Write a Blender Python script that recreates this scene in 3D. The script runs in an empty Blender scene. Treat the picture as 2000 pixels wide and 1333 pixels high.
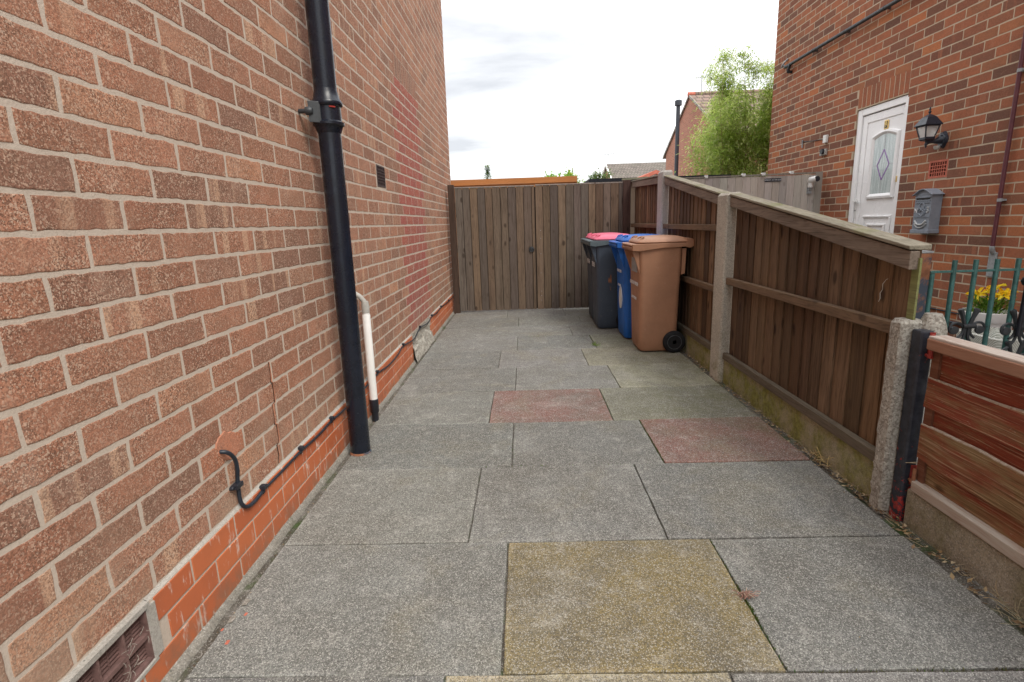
import bpy, math, random
from mathutils import Matrix, Vector, noise as mnoise
R = math.radians
rnd = random.Random(7)
sc = bpy.context.scene
COL = sc.collection

# ------------------------------------------------------------------ object helpers
def tag(o, label=None, cat=None, group=None, kind=None):
    if label: o['label'] = label
    if cat: o['category'] = cat
    if group: o['group'] = group
    if kind: o['kind'] = kind
    return o

def thing(name, label, cat, loc=(0, 0, 0), group=None):
    o = bpy.data.objects.new(name, None)
    o.empty_display_size = .1
    COL.objects.link(o)
    o.location = loc
    return tag(o, label, cat, group)

class MB:
    """collects geometry (world or local coordinates) for one mesh"""
    def __init__(s):
        s.v = []; s.f = []; s.c = []; s.m = []; s.sm = []
    def vert(s, p, col=(1, 1, 1)):
        s.v.append((p[0], p[1], p[2])); s.c.append((col[0], col[1], col[2], 1.0)); return len(s.v) - 1
    def face(s, idx, mi=0, smooth=False):
        s.f.append(tuple(idx)); s.m.append(mi); s.sm.append(smooth)
    def quad(s, a, b, c, d, col=(1, 1, 1), mi=0):
        i = [s.vert(p, col) for p in (a, b, c, d)]; s.face(i, mi)
    def hexa(s, P, col=(1, 1, 1), mi=0):
        # P: 8 corners, bottom 4 ccw then top 4 ccw
        i = [s.vert(p, col) for p in P]
        for q in ((3, 2, 1, 0), (4, 5, 6, 7), (0, 1, 5, 4), (1, 2, 6, 5), (2, 3, 7, 6), (3, 0, 4, 7)):
            s.face([i[k] for k in q], mi)
    def box(s, x0, x1, y0, y1, z0, z1, col=(1, 1, 1), mi=0, j=0.0):
        def J(): return rnd.uniform(-j, j) if j else 0
        P = [(x0, y0, z0), (x1, y0, z0), (x1, y1, z0), (x0, y1, z0), (x0, y0, z1), (x1, y0, z1), (x1, y1, z1), (x0, y1, z1)]
        s.hexa([(p[0] + J(), p[1] + J(), p[2] + J()) for p in P], col, mi)
    def tube(s, pts, r, seg=10, col=(1, 1, 1), caps=True, mi=0, smooth=True):
        pts = [Vector(p) for p in pts]
        rs = r if isinstance(r, (list, tuple)) else [r] * len(pts)
        rings = []; up = None
        for i, p in enumerate(pts):
            d = (pts[min(i + 1, len(pts) - 1)] - pts[max(i - 1, 0)])
            if d.length < 1e-9: d = Vector((0, 0, 1))
            d.normalize()
            if up is None:
                up = Vector((0, 0, 1)) if abs(d.z) < .9 else Vector((1, 0, 0))
            a = d.cross(up); 
            if a.length < 1e-6: a = d.cross(Vector((0, 1, 0)))
            a.normalize(); b = a.cross(d).normalized(); up = b
            rings.append([s.vert(p + rs[i] * (math.cos(2 * math.pi * k / seg) * a + math.sin(2 * math.pi * k / seg) * b), col) for k in range(seg)])
        for A, B in zip(rings, rings[1:]):
            for k in range(seg):
                s.face((A[k], A[(k + 1) % seg], B[(k + 1) % seg], B[k]), mi, smooth)
        if caps:
            s.face(rings[0][::-1], mi); s.face(rings[-1], mi)
    def lathe(s, prof, o, axis='z', seg=24, col=(1, 1, 1), mi=0, smooth=True):
        # prof: list of (radius, height)
        ax = {'z': (Vector((1, 0, 0)), Vector((0, 1, 0)), Vector((0, 0, 1))), 'y': (Vector((1, 0, 0)), Vector((0, 0, 1)), Vector((0, 1, 0))), 'x': (Vector((0, 1, 0)), Vector((0, 0, 1)), Vector((1, 0, 0)))}[axis]
        o = Vector(o); rings = []
        for r, h in prof:
            r = max(r, 1e-4)
            rings.append([s.vert(o + ax[2] * h + r * (math.cos(2 * math.pi * k / seg) * ax[0] + math.sin(2 * math.pi * k / seg) * ax[1]), col) for k in range(seg)])
        for A, B in zip(rings, rings[1:]):
            for k in range(seg):
                s.face((A[k], A[(k + 1) % seg], B[(k + 1) % seg], B[k]), mi, smooth)
        s.face(rings[0][::-1], mi); s.face(rings[-1], mi)
    def loft(s, loops, col=(1, 1, 1), mi=0, cap0=True, cap1=True, smooth=False):
        rings = [[s.vert(p, col) for p in L] for L in loops]
        n = len(rings[0])
        for A, B in zip(rings, rings[1:]):
            for k in range(n):
                s.face((A[k], A[(k + 1) % n], B[(k + 1) % n], B[k]), mi, smooth)
        if cap0: s.face(rings[0][::-1], mi)
        if cap1: s.face(rings[-1], mi)
    def prism(s, poly, axis, a0, a1, col=(1, 1, 1), mi=0):
        # poly: 2D points; axis: extrusion axis
        def P(u, w, a):
            return {'x': (a, u, w), 'y': (u, a, w), 'z': (u, w, a)}[axis]
        s.loft([[P(u, w, a0) for u, w in poly], [P(u, w, a1) for u, w in poly]], col, mi)
    def build(s, name, mats, parent=None, local=False, bevel=0, smooth=None, seg=2):
        me = bpy.data.meshes.new(name)
        me.from_pydata(s.v, [], s.f)
        a = me.attributes.new('Col', 'FLOAT_COLOR', 'POINT')
        a.data.foreach_set('color', [x for c in s.c for x in c])
        me.polygons.foreach_set('material_index', s.m)
        me.polygons.foreach_set('use_smooth', s.sm if smooth is None else [smooth] * len(s.f))
        for m in (mats if isinstance(mats, (list, tuple)) else [mats]): me.materials.append(m)
        o = bpy.data.objects.new(name, me); COL.objects.link(o)
        if parent is not None:
            o.parent = parent
            if not local:
                p = parent; off = Vector((0, 0, 0))
                while p is not None: off += Vector(p.location); p = p.parent
                o.location = -off
        if bevel:
            md = o.modifiers.new('bevel', 'BEVEL'); md.width = bevel; md.segments = seg; md.limit_method = 'ANGLE'; md.angle_limit = R(40)
        if bevel == 0 and any(s.sm) and len(s.f) < 20000:
            md = o.modifiers.new('edge', 'EDGE_SPLIT'); md.split_angle = R(48)
        me.validate()
        # outward normals
        import bmesh
        bm = bmesh.new(); bm.from_mesh(me); bmesh.ops.recalc_face_normals(bm, faces=bm.faces); bm.to_mesh(me); bm.free()
        return o

def sh(c, a, b):
    f = rnd.uniform(a, b); return tuple(x * f * rnd.uniform(.98, 1.02) for x in c)

def dup(root, loc, label, group=None):
    r = root.copy(); COL.objects.link(r); r.location = loc; r['label'] = label
    if group: r['group'] = group
    def rec(src, dst):
        for ch in list(src.children):
            c = ch.copy(); COL.objects.link(c); c.parent = dst
            rec(ch, c)
    rec(root, r)
    return r

def text_mesh(name, txt, size, mat, parent, loc, rot, depth=.001, local=False, spacing=1.0):
    cu = bpy.data.curves.new(name, 'FONT'); cu.body = txt; cu.size = size; cu.extrude = depth; cu.align_x = 'CENTER'; cu.align_y = 'CENTER'; cu.space_character = spacing
    o = bpy.data.objects.new(name + '_curve', cu); COL.objects.link(o)
    dg = bpy.context.evaluated_depsgraph_get()
    me = bpy.data.meshes.new_from_object(o.evaluated_get(dg))
    bpy.data.objects.remove(o); bpy.data.curves.remove(cu)
    me.name = name
    me.materials.clear(); me.materials.append(mat)
    t = bpy.data.objects.new(name, me); COL.objects.link(t)
    t.rotation_euler = rot
    t.location = Vector(loc)
    if parent is not None:
        t.parent = parent
        if not local:
            p = parent; off = Vector((0, 0, 0))
            while p is not None: off += Vector(p.location); p = p.parent
            t.location = Vector(loc) - off
    return t

# ------------------------------------------------------------------ material helpers
class Mat:
    def __init__(s, name):
        s.m = bpy.data.materials.new(name); s.m.use_nodes = True
        s.nt = s.m.node_tree; s.nt.nodes.clear()
        s.out = s.nt.nodes.new('ShaderNodeOutputMaterial')
        s.b = s.nt.nodes.new('ShaderNodeBsdfPrincipled')
        s.nt.links.new(s.b.outputs[0], s.out.inputs[0])
        s.tc = s.nt.nodes.new('ShaderNodeTexCoord'); s.P = s.tc.outputs['Object']
    def node(s, t, ins=None, **kw):
        n = s.nt.nodes.new('ShaderNode' + t)
        for k, v in kw.items(): setattr(n, k, v)
        for k, v in (ins or {}).items(): s.set(n.inputs[k], v)
        return n
    def set(s, sock, v):
        if isinstance(v, bpy.types.NodeSocket): s.nt.links.new(v, sock)
        elif isinstance(v, (tuple, list)) and len(v) == 3 and sock.type == 'RGBA': sock.default_value = (*v, 1)
        else: sock.default_value = v
    def attr(s, name='Col'):
        return s.node('Attribute', attribute_name=name)
    def sep(s, v):
        return s.node('SeparateXYZ', {0: v}).outputs
    def comb(s, x, y, z):
        return s.node('CombineXYZ', {0: x, 1: y, 2: z}).outputs[0]
    def math(s, op, a, b=0.0, c=None, clamp=False):
        ins = {0: a, 1: b}
        if c is not None: ins[2] = c
        return s.node('Math', ins, operation=op, use_clamp=clamp).outputs[0]
    def vmath(s, op, a, b):
        return s.node('VectorMath', {0: a, 1: b}, operation=op).outputs[0]
    def scale(s, v, sv, off=(0, 0, 0)):
        return s.node('Mapping', {0: v, 1: off, 3: sv}).outputs[0]
    def noise(s, v, sc_, detail=3, rough=.55, dist=0.0, color=False):
        n = s.node('TexNoise', {'Vector': v, 'Scale': sc_, 'Detail': detail, 'Roughness': rough, 'Distortion': dist})
        return n.outputs['Color' if color else 'Fac']
    def vor(s, v, sc_, feature='F1', rand=1.0):
        return s.node('TexVoronoi', {'Vector': v, 'Scale': sc_, 'Randomness': rand}, feature=feature).outputs[0]
    def grain(s, v, sc_):
        n = s.node('TexVoronoi', {'Vector': v, 'Scale': sc_}, feature='F1'); return s.sep(n.outputs['Color'])
    def ramp(s, f, stops, interp='LINEAR'):
        n = s.node('ValToRGB', {0: f}); cr = n.color_ramp; cr.interpolation = interp
        while len(cr.elements) > 1: cr.elements.remove(cr.elements[-1])
        for i, (p, c) in enumerate(stops):
            e = cr.elements[0] if i == 0 else cr.elements.new(p)
            e.position = p
            e.color = (c, c, c, 1) if isinstance(c, (int, float)) else (*c, 1)
        return n.outputs[0]
    def mix(s, f, a, b, blend='MIX'):
        n = s.node('Mix', data_type='RGBA', blend_type=blend)
        s.set(n.inputs[0], f); s.set(n.inputs[6], a); s.set(n.inputs[7], b)
        return n.outputs[2]
    def mr(s, v, a, b, c=0.0, d=1.0):
        return s.node('MapRange', {0: v, 1: a, 2: b, 3: c, 4: d}).outputs[0]
    def bump(s, h, strength=.3, dist=.002, normal=None):
        ins = {'Strength': strength, 'Distance': dist, 'Height': h}
        if normal is not None: ins['Normal'] = normal
        return s.node('Bump', ins).outputs[0]
    def fin(s, col, rough=.8, normal=None, spec=.3, metal=0.0):
        s.set(s.b.inputs['Base Color'], col); s.set(s.b.inputs['Roughness'], rough)
        s.b.inputs['Specular IOR Level'].default_value = spec; s.b.inputs['Metallic'].default_value = metal
        if normal is not None: s.set(s.b.inputs['Normal'], normal)
        return s.m

def brick_mat(name, stops, speck_dark, speck_light, band, red, orange, fine=190, speck=1.0, dirt=None):
    """Col.r random shade, Col.g second random, Col.b type"""
    k = Mat(name); A = k.attr(); rgb = k.sep(A.outputs['Color'])
    r, g, t = rgb[0], rgb[1], rgb[2]
    P = k.P
    off = k.vmath('MULTIPLY', A.outputs['Vector'], (57.0, 91.0, 13.0))
    Q = k.vmath('ADD', P, off)
    base = k.ramp(r, stops)
    # brown drag over the face
    drag = k.noise(k.scale(Q, (1, 9, 16)), 1.0, 4, .65)
    base = k.mix(k.mr(drag, .42, .66, 0, .6), base, k.mix(.5, base, (.17, .105, .07)))
    # vertical kiln bands on some bricks
    bn = k.noise(k.scale(Q, (0, 15, .8)), 1.0, 2, .5)
    bm_ = k.math('MULTIPLY', k.mr(bn, .54, .62), k.mr(g, .66, .72))
    base = k.mix(k.math('MULTIPLY', bm_, .7), base, band)
    # patches of paler skin
    pn = k.noise(Q, 22, 3, .6)
    base = k.mix(k.mr(pn, .55, .75, 0, .35), base, k.mix(.5, base, band))
    base = k.mix(k.mr(t, .45, .5), base, orange)
    base = k.mix(k.mr(t, .9, .95), base, k.mix(k.math('MULTIPLY', g, .5), red, k.mix(.5, red, base)))
    # sand specks
    n1 = k.noise(P, fine, 1, .5); n2 = k.noise(P, fine * .8, 2, .6); 
    rough_zone = k.mr(k.noise(Q, 7, 2), .35, .65, .45, 1.0)
    Pw = k.vmath('ADD', P, k.vmath('MULTIPLY', k.noise(P, 120, 2, color=True), (.006, .006, .006)))
    g1 = k.grain(Pw, fine * 1.9); g2 = k.grain(Pw, fine * .95)
    sd = k.math('MULTIPLY', k.math('MAXIMUM', k.mr(g1[0], .30, .22), k.math('MULTIPLY', k.mr(g2[0], .24, .16), .8)), k.math('MULTIPLY', rough_zone, speck))
    sl = k.math('MULTIPLY', k.math('MAXIMUM', k.mr(g1[1], .80, .90), k.math('MULTIPLY', k.mr(g2[1], .90, .96), .9)), k.math('MULTIPLY', rough_zone, speck * .62))
    base = k.mix(k.math('MULTIPLY', k.mr(n2, .45, .62), speck * .5), base, k.mix(.5, base, speck_dark))
    base = k.mix(sd, base, k.mix(.75, base, speck_dark))
    if dirt:   # weather streaks and pale lime bloom
        base = k.mix(k.mr(k.noise(k.scale(P, (2, 3.2, .7)), 1.0, 5, .65), .52, .70, 0, .35), base, k.mix(.5, base, (.17, .12, .095)))
        base = k.mix(k.mr(k.noise(k.scale(P, (2, 2.6, 1.6)), 1.3, 6, .7), .58, .72, 0, .45), base, k.mix(.55, base, (.62, .47, .37)))
    base = k.mix(sl, base, speck_light)
    big = k.noise(P, 1.3, 3)
    base = k.mix(k.mr(big, .35, .7, 0, .22), base, k.mix(.5, base, (.16, .12, .10)))
    if dirt:
        z = k.sep(P)[2]
        base = k.mix(k.math('MULTIPLY', k.mr(z, .55, .25), k.mr(k.noise(P, 4, 4), .4, .7, 0, .6)), base, dirt)
    h = k.math('ADD', k.math('MULTIPLY', n2, .7), k.math('MULTIPLY', k.math('SUBTRACT', sl, sd), .25))
    h = k.math('ADD', h, k.math('MULTIPLY', k.noise(Q, 40, 3), .6))
    return k.fin(base, .93, k.bump(h, .5, .0035), .15)

def mortar_mat(name, c1, c2, sc_=160):
    k = Mat(name); P = k.P
    n = k.noise(P, 6, 4, .6); f = k.noise(P, sc_, 3, .7)
    b = k.mix(n, c1, c2)
    b = k.mix(k.mr(f, .52, .7, 0, .5), b, k.mix(.5, b, (.2, .16, .12)))
    b = k.mix(k.mr(k.noise(P, 2.2, 4, .6), .5, .72, 0, .4), b, (.52, .45, .37))
    return k.fin(b, .95, k.bump(k.math('ADD', f, k.noise(P, 45, 3)), .35, .003), .1)

def wood_mat(name, axis='z', dark=(.05, .03, .02), grain=.55, knots=.8, rough=.85, moss=None, tint=None, wide=1.0, kr=.19, streak=(.42, .34, .27)):
    """base colour from the board attribute, grain along axis"""
    k = Mat(name); A = k.attr(); P = k.P
    Q = k.vmath('ADD', P, k.vmath('MULTIPLY', A.outputs['Vector'], (71.0, 53.0, 97.0)))
    w = wide
    sv = {'z': (38 * w, 38 * w, 1.6), 'y': (38 * w, 1.6, 38 * w), 'x': (1.6, 38 * w, 38 * w)}[axis]
    kv = {'z': (10, 10, 5.5), 'y': (10, 5.5, 10), 'x': (5.5, 10, 10)}[axis]
    warp = k.noise(Q, 2.2, 2, .5, color=True)
    Qw = k.vmath('ADD', Q, k.vmath('MULTIPLY', k.vmath('SUBTRACT', warp, (.5, .5, .5)), (.06, .06, .06)))
    g1 = k.noise(k.scale(Qw, sv), 1.0, 4, .6); g2 = k.noise(k.scale(Qw, tuple(x * 4 for x in sv)), 1.0, 2, .6)
    base = A.outputs['Color']
    base = k.mix(k.mr(g1, .42, .68, 0, grain), base, k.mix(.35, dark, base))
    base = k.mix(k.mr(g2, .5, .72, 0, grain * .6), base, dark)
    lt = k.noise(k.scale(Qw, tuple(x * .5 for x in sv)), 1.0, 3, .6)
    base = k.mix(k.mr(lt, .55, .75, 0, .35), base, k.mix(.5, base, streak))
    kd = k.vor(k.scale(k.vmath('ADD', Q, k.vmath('MULTIPLY', warp, (.05, .05, .05))), kv), 1.0)
    kn = k.mr(kd, kr * .5, kr, 1, 0)
    kc = k.grain(k.scale(k.vmath('ADD', Q, k.vmath('MULTIPLY', warp, (.05, .05, .05))), kv), 1.0)
    kn = k.math('MULTIPLY', kn, k.mr(kc[0], .50, .55))
    base = k.mix(k.math('MULTIPLY', kn, knots), base, k.mix(.25, dark, base))
    base = k.mix(k.mr(k.noise(P, 1.9, 4, .6), .45, .7, 0, .35), base, k.mix(.55, base, dark))
    if moss:
        mc, lo, hi = moss
        base = k.mix(k.mr(k.noise(P, 5.5, 5, .65), lo, hi, 0, .85), base, mc)
    h = k.math('ADD', g1, k.math('MULTIPLY', g2, .6))
    return k.fin(base, rough, k.bump(h, .45, .002), .2)

def stone_mat(name, fine=260, attr=True, col=(.3, .3, .28), dark=(.06, .06, .055), light=(.62, .60, .55), amt=.7, blot=.35, moss=None, mosspos=None, rough=.92, bump=.45, stain=(.16, .15, .13), buff=None):
    k = Mat(name); P = k.P
    base = k.attr().outputs['Color'] if attr else col
    if not attr:
        base = k.mix(1.0, col, k.ramp(k.noise(P, 3, 3), [(.3, .92), (.7, 1.08)]), 'MULTIPLY')
    b1 = k.noise(P, 3.1, 5, .65); b2 = k.noise(P, 14, 4, .6)
    base = k.mix(k.mr(b1, .44, .62, 0, blot), base, k.mix(.6, base, stain))
    base = k.mix(k.mr(k.noise(P, 1.4, 5, .7, .6), .5, .66, 0, blot), base, k.mix(.75, base, stain))
    base = k.mix(k.mr(k.noise(k.vmath('ADD', P, (5., 3., 1.)), 2.2, 6, .72, .4), .55, .70, 0, blot * .9), base, k.mix(.4, base, light))
    base = k.mix(k.mr(b2, .54, .72, 0, blot * .7), base, k.mix(.6, base, light))
    if buff:
        f1 = k.mr(k.noise(k.vmath('ADD', P, (9., 2., 4.)), 1.6, 6, .7, .5), .54, .70, 0, .6)
        base = k.mix(f1, base, buff)
        f2 = k.mr(k.noise(k.vmath('ADD', P, (1., 7., 4.)), 3.6, 7, .75, .8), .57, .64, 0, .6)
        base = k.mix(f2, base, k.mix(.25, base, (.46, .44, .38)))
        f3 = k.mr(k.noise(k.vmath('ADD', P, (4., 1., 8.)), 8.0, 6, .75, 1.0), .57, .66, 0, .65)
        base = k.mix(f3, base, k.mix(.35, base, (.085, .08, .07)))
    n1 = k.noise(P, fine, 1, .5); n2 = k.noise(P, fine * 1.15, 1, .5, .3); n3 = k.noise(P, fine * .35, 3, .65)
    g1 = k.grain(P, fine * 2.3); g2 = k.grain(P, fine * 1.1)
    base = k.mix(k.mr(n1, .50, .64, 0, amt * .4), base, k.mix(.4, dark, base))
    base = k.mix(k.math('MAXIMUM', k.mr(g1[0], .38, .26, 0, amt * 1.05), k.mr(g2[0], .16, .09, 0, amt * .8)), base, k.mix(.35, dark, base))
    base = k.mix(k.math('MAXIMUM', k.mr(g1[1], .78, .92, 0, amt * .62), k.mr(g2[1], .965, .985, 0, amt * .4)), base, light)
    base = k.mix(k.mr(n3, .56, .74, 0, amt * .35), base, dark)
    pits = k.vor(k.vmath('ADD', P, k.vmath('MULTIPLY', k.noise(P, 30, 2, color=True), (.02, .02, .02))), 22)
    base = k.mix(k.mr(pits, .05, .09, .6, 0), base, dark)
    if moss:
        mc, lo, hi = moss
        f = k.mr(k.noise(P, 4.0, 6, .7), lo, hi, 0, .85)
        if mosspos: f = k.math('MULTIPLY', f, mosspos(k, P))
        base = k.mix(f, base, k.mix(k.mr(n3, .35, .65), mc, tuple(x * .5 for x in mc)))
    h = k.math('ADD', k.math('MULTIPLY', k.math('ADD', n1, g1[1]), .3), k.math('MULTIPLY', n3, .8))
    return k.fin(base, rough, k.bump(h, bump, .003), .2)

def plain(name, col, rough=.5, spec=.4, var=.12, sc_=9, metal=0.0, scratch=None, bump=0.0, coat=0.0):
    k = Mat(name); P = k.P
    n = k.noise(P, sc_, 5, .65)
    b = k.mix(k.mr(n, .35, .7), tuple(min(1, x * (1 + var)) for x in col), tuple(x * (1 - var) for x in col))
    if scratch:
        c2, lo, hi, s2 = scratch
        b = k.mix(k.mr(k.noise(P, s2, 6, .7), lo, hi), b, c2)
    nm = k.bump(k.noise(P, sc_ * 9, 3), bump, .002) if bump else None
    rr = k.mr(n, .3, .7, max(rough - .08, .03), min(rough + .1, 1))
    if coat: k.b.inputs['Coat Weight'].default_value = coat; k.b.inputs['Coat Roughness'].default_value = .1
    return k.fin(b, rr, nm, spec, metal)

def attr_mat(name, rough=.7, spec=.3, trans=0.0, var=.2):
    k = Mat(name); b = k.attr().outputs['Color']
    b = k.mix(k.mr(k.noise(k.P, 30, 3), .35, .7, 0, var), b, k.mix(.5, b, (.02, .02, .01)))
    m = k.fin(b, rough, None, spec)
    if trans:
        k.b.inputs['Subsurface Weight'].default_value = 0
        t = k.node('BsdfTranslucent', {'Color': b}); mx = k.node('MixShader', {0: trans, 1: k.b.outputs[0], 2: t.outputs[0]})
        k.nt.links.new(mx.outputs[0], k.out.inputs[0])
    return m

def far_brick_mat(name, c1, c2, mort, bw=.245, rh=.082):
    k = Mat(name); xyz = k.sep(k.P)
    v = k.comb(k.math('ADD', xyz[0], xyz[1]), xyz[2], 0.0)
    n = k.node('TexBrick', {'Vector': v, 'Color1': c1, 'Color2': c2, 'Mortar': mort, 'Scale': 1.0, 'Mortar Size': .006, 'Brick Width': bw, 'Row Height': rh, 'Bias': 0.0})
    b = k.mix(k.mr(k.noise(k.P, 1.5, 4), .4, .7, 0, .3), n.outputs[0], k.mix(.5, n.outputs[0], (.2, .1, .07)))
    return k.fin(b, .9, None, .15)

def far_tile_mat(name, c1, c2, w=.3, h=.2):
    k = Mat(name); xyz = k.sep(k.P)
    v = k.comb(k.math('ADD', xyz[0], k.math('MULTIPLY', xyz[1], 0.0)), k.math('MULTIPLY', xyz[2], 1.0), 0.0)
    n = k.node('TexBrick', {'Vector': v, 'Color1': c1, 'Color2': c2, 'Mortar': tuple(x * .35 for x in c1), 'Scale': 1.0, 'Mortar Size': .02, 'Brick Width': w, 'Row Height': h, 'Bias': 0.0})
    b = k.mix(k.mr(k.noise(k.P, .9, 4), .4, .7, 0, .4), n.outputs[0], (.16, .15, .12))
    return k.fin(b, .85, None, .2)

# ------------------------------------------------------------------ materials
M = {}
M['brick'] = brick_mat('house_brick', [(0, (.32, .15, .10)), (.22, (.46, .205, .125)), (.48, (.50, .245, .16)), (.66, (.43, .20, .125)), (.80, (.34, .17, .115)), (.90, (.30, .155, .11)), (.94, (.47, .245, .16)), (1, (.60, .29, .17))],
                       (.12, .065, .045), (.74, .55, .42), (.66, .42, .28), (.40, .095, .085), (.58, .18, .08), dirt=(.40, .32, .24))
M['mortar'] = mortar_mat('house_mortar', (.58, .495, .415), (.49, .42, .355))
M['brick2'] = brick_mat('neighbour_brick', [(0, (.20, .082, .055)), (.15, (.36, .125, .067)), (.4, (.42, .15, .076)), (.58, (.31, .118, .067)), (.72, (.235, .10, .065)), (.86, (.165, .08, .058)), (1, (.44, .17, .08))],
                        (.08, .035, .025), (.45, .24, .15), (.40, .16, .09), (.42, .12, .10), (.62, .21, .075), fine=85, speck=.3)
M['mortar2'] = mortar_mat('neighbour_mortar', (.54, .43, .31), (.45, .36, .265))
k = Mat('plinth_tile'); A = k.attr()
b = k.mix(k.sep(A.outputs['Color'])[0], (.56, .165, .065), (.47, .125, .05))
sc1 = k.noise(k.scale(k.P, (1, 30, 9), (0, 0, 0)), 1.0, 4, .7)
b = k.mix(k.mr(sc1, .57, .66, 0, .8), b, (.66, .52, .45))
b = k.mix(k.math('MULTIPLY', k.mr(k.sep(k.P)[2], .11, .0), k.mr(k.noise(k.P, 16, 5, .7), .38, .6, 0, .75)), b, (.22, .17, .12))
b = k.mix(k.mr(k.noise(k.P, 8, 5, .65), .5, .75, 0, .35), b, (.25, .09, .05))
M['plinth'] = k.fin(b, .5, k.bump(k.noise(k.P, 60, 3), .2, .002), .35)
M['patch'] = stone_mat('orange_mortar_patch', 150, attr=False, col=(.54, .225, .135), light=(.7, .45, .32), amt=.4)
M['strip'] = stone_mat('grey_mortar_strip', 140, attr=False, col=(.42, .395, .355), amt=.3)
M['fillet'] = stone_mat('mortar_fillet', 120, attr=False, col=(.27, .25, .215), amt=.5, moss=((.12, .13, .05), .55, .75))
M['slab'] = stone_mat('paving_slab', 165, dark=(.07, .066, .06), light=(.56, .55, .50), amt=.92, blot=.75, bump=.5, buff=(.235, .21, .145), stain=(.14, .13, .11), moss=((.16, .155, .06), .40, .66), mosspos=lambda k, P: k.math('MULTIPLY', k.mr(k.sep(P)[0], 1.35, 2.3, 0, .75), k.mr(k.sep(P)[1], 2.2, 3.2)))
M['jointdirt'] = stone_mat('joint_dirt', 150, attr=False, col=(.075, .064, .05), amt=.5, blot=.5, moss=((.05, .09, .02), .52, .66))
M['ground'] = stone_mat('ground_concrete', 90, attr=False, col=(.22, .21, .19), amt=.4)
M['concrete'] = stone_mat('fence_concrete', 110, attr=False, col=(.52, .49, .42), light=(.70, .66, .58), dark=(.13, .11, .09), amt=.6, bump=.8, moss=((.20, .20, .06), .5, .68), mosspos=lambda k, P: k.mr(k.sep(P)[2], .8, .05, .0, 1))
M['rough_concrete'] = stone_mat('broken_concrete', 70, attr=False, col=(.42, .40, .35), light=(.68, .66, .59), dark=(.15, .12, .10), amt=.8, bump=1.0)
M['pale_concrete'] = stone_mat('pale_concrete', 110, attr=False, col=(.50, .48, .45), amt=.35, bump=.5)
M['gravel'] = stone_mat('gravel_board', 120, attr=False, col=(.40, .355, .24), amt=.4, bump=.6, moss=((.25, .26, .05), .38, .60))
M['gravel2'] = stone_mat('gravel_board_grey', 120, attr=False, col=(.36, .315, .235), amt=.5, bump=.6, moss=((.19, .18, .07), .5, .7))
M['gatewood'] = wood_mat('gate_wood', 'z', dark=(.04, .027, .02), grain=.7, knots=1.0, kr=.24)
M['postwood'] = wood_mat('gate_post_wood', 'z', dark=(.018, .011, .009), grain=.6)
M['fencewood'] = wood_mat('fence_board_wood', 'z', dark=(.022, .012, .008), grain=.8, knots=1.0, kr=.25, streak=(.36, .24, .15))
M['railwood'] = wood_mat('fence_rail_wood', 'y', dark=(.05, .035, .025), grain=.75, knots=.8)
M['capwood'] = wood_mat('fence_cap_wood', 'y', dark=(.07, .055, .035), grain=.7, knots=.5, moss=((.17, .18, .07), .52, .70))
M['greywood'] = wood_mat('grey_fence_wood', 'z', dark=(.20, .17, .145), grain=.4, knots=.6)
M['orangewood'] = wood_mat('orange_fence_wood', 'x', dark=(.30, .12, .035), grain=.25, knots=.2)
k = Mat('waney_red_wood'); A = k.attr(); Q = k.vmath('ADD', k.P, k.vmath('MULTIPLY', A.outputs['Vector'], (3., 7., 5.)))
warp = k.noise(k.scale(Q, (3, 1.6, 3)), 1.0, 2, .5, color=True); Qw = k.vmath('ADD', Q, k.vmath('MULTIPLY', k.vmath('SUBTRACT', warp, (.5, .5, .5)), (.0, .0, .035)))
g1 = k.noise(k.scale(Qw, (3, 2.2, 60)), 1.0, 5, .65); g2 = k.noise(k.scale(Qw, (3, 4.5, 190)), 1.0, 3, .6)
worn = k.mr(k.math('ADD', k.noise(k.scale(Q, (3, 2.5, 10)), 1.0, 6, .7), k.math('MULTIPLY', k.sep(A.outputs['Color'])[1], .25)), .55, .74)
red = k.mix(g1, (.30, .070, .038), (.20, .048, .028)); wood = k.mix(g1, (.30, .20, .10), (.20, .125, .06))
b = k.mix(worn, red, wood)
b = k.mix(k.mr(g1, .52, .62, 0, .42), b, k.mix(.35, b, (.05, .02, .01)))
b = k.mix(k.mr(k.noise(k.scale(Q, (30, 16, 60)), 1.0, 4, .7), .66, .72, 0, .7), b, (.62, .52, .42))
b = k.mix(k.mr(g2, .56, .66, 0, .5), b, (.50, .36, .23))
b = k.mix(k.mr(g2, .44, .36, 0, .5), b, (.08, .03, .015))
b = k.mix(k.mr(k.noise(k.P, 6, 5, .65), .60, .74, 0, .7), b, (.10, .11, .02))
b = k.mix(k.mr(k.vor(k.scale(Qw, (5, 4, 9)), 1.0), .06, .13, .7, 0), b, (.06, .03, .015))
M['waney'] = k.fin(b, .8, k.bump(k.math('ADD', g1, g2), .8, .004), .2)
M['waneyedge'] = stone_mat('worn_lit_board_edge', 60, attr=False, col=(.50, .42, .33), light=(.66, .60, .52), dark=(.28, .14, .08), amt=.5)  # pale top edges: worn wood with caught sky light painted in
M['waneyframe'] = wood_mat('waney_frame_wood', 'y', dark=(.26, .12, .075), grain=.6, knots=.2, rough=.85)
M['pipe'] = plain('black_gloss_paint', (.010, .013, .022), .26, .42, .25, 14, scratch=((.10, .03, .02), .74, .79, 26), bump=.12)
M['blackpost'] = plain('black_post_paint', (.014, .016, .022), .35, .45, .3, 10, bump=.25)
k = Mat('peeling_post_paint'); z = k.sep(k.P)[2]
b = k.mix(k.mr(k.noise(k.P, 30, 5, .7), .35, .7), (.014, .017, .026), (.045, .052, .070))
pe = k.math('ADD', k.noise(k.P, 24, 6, .72), k.mr(z, .34, .0, 0, .15))
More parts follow.
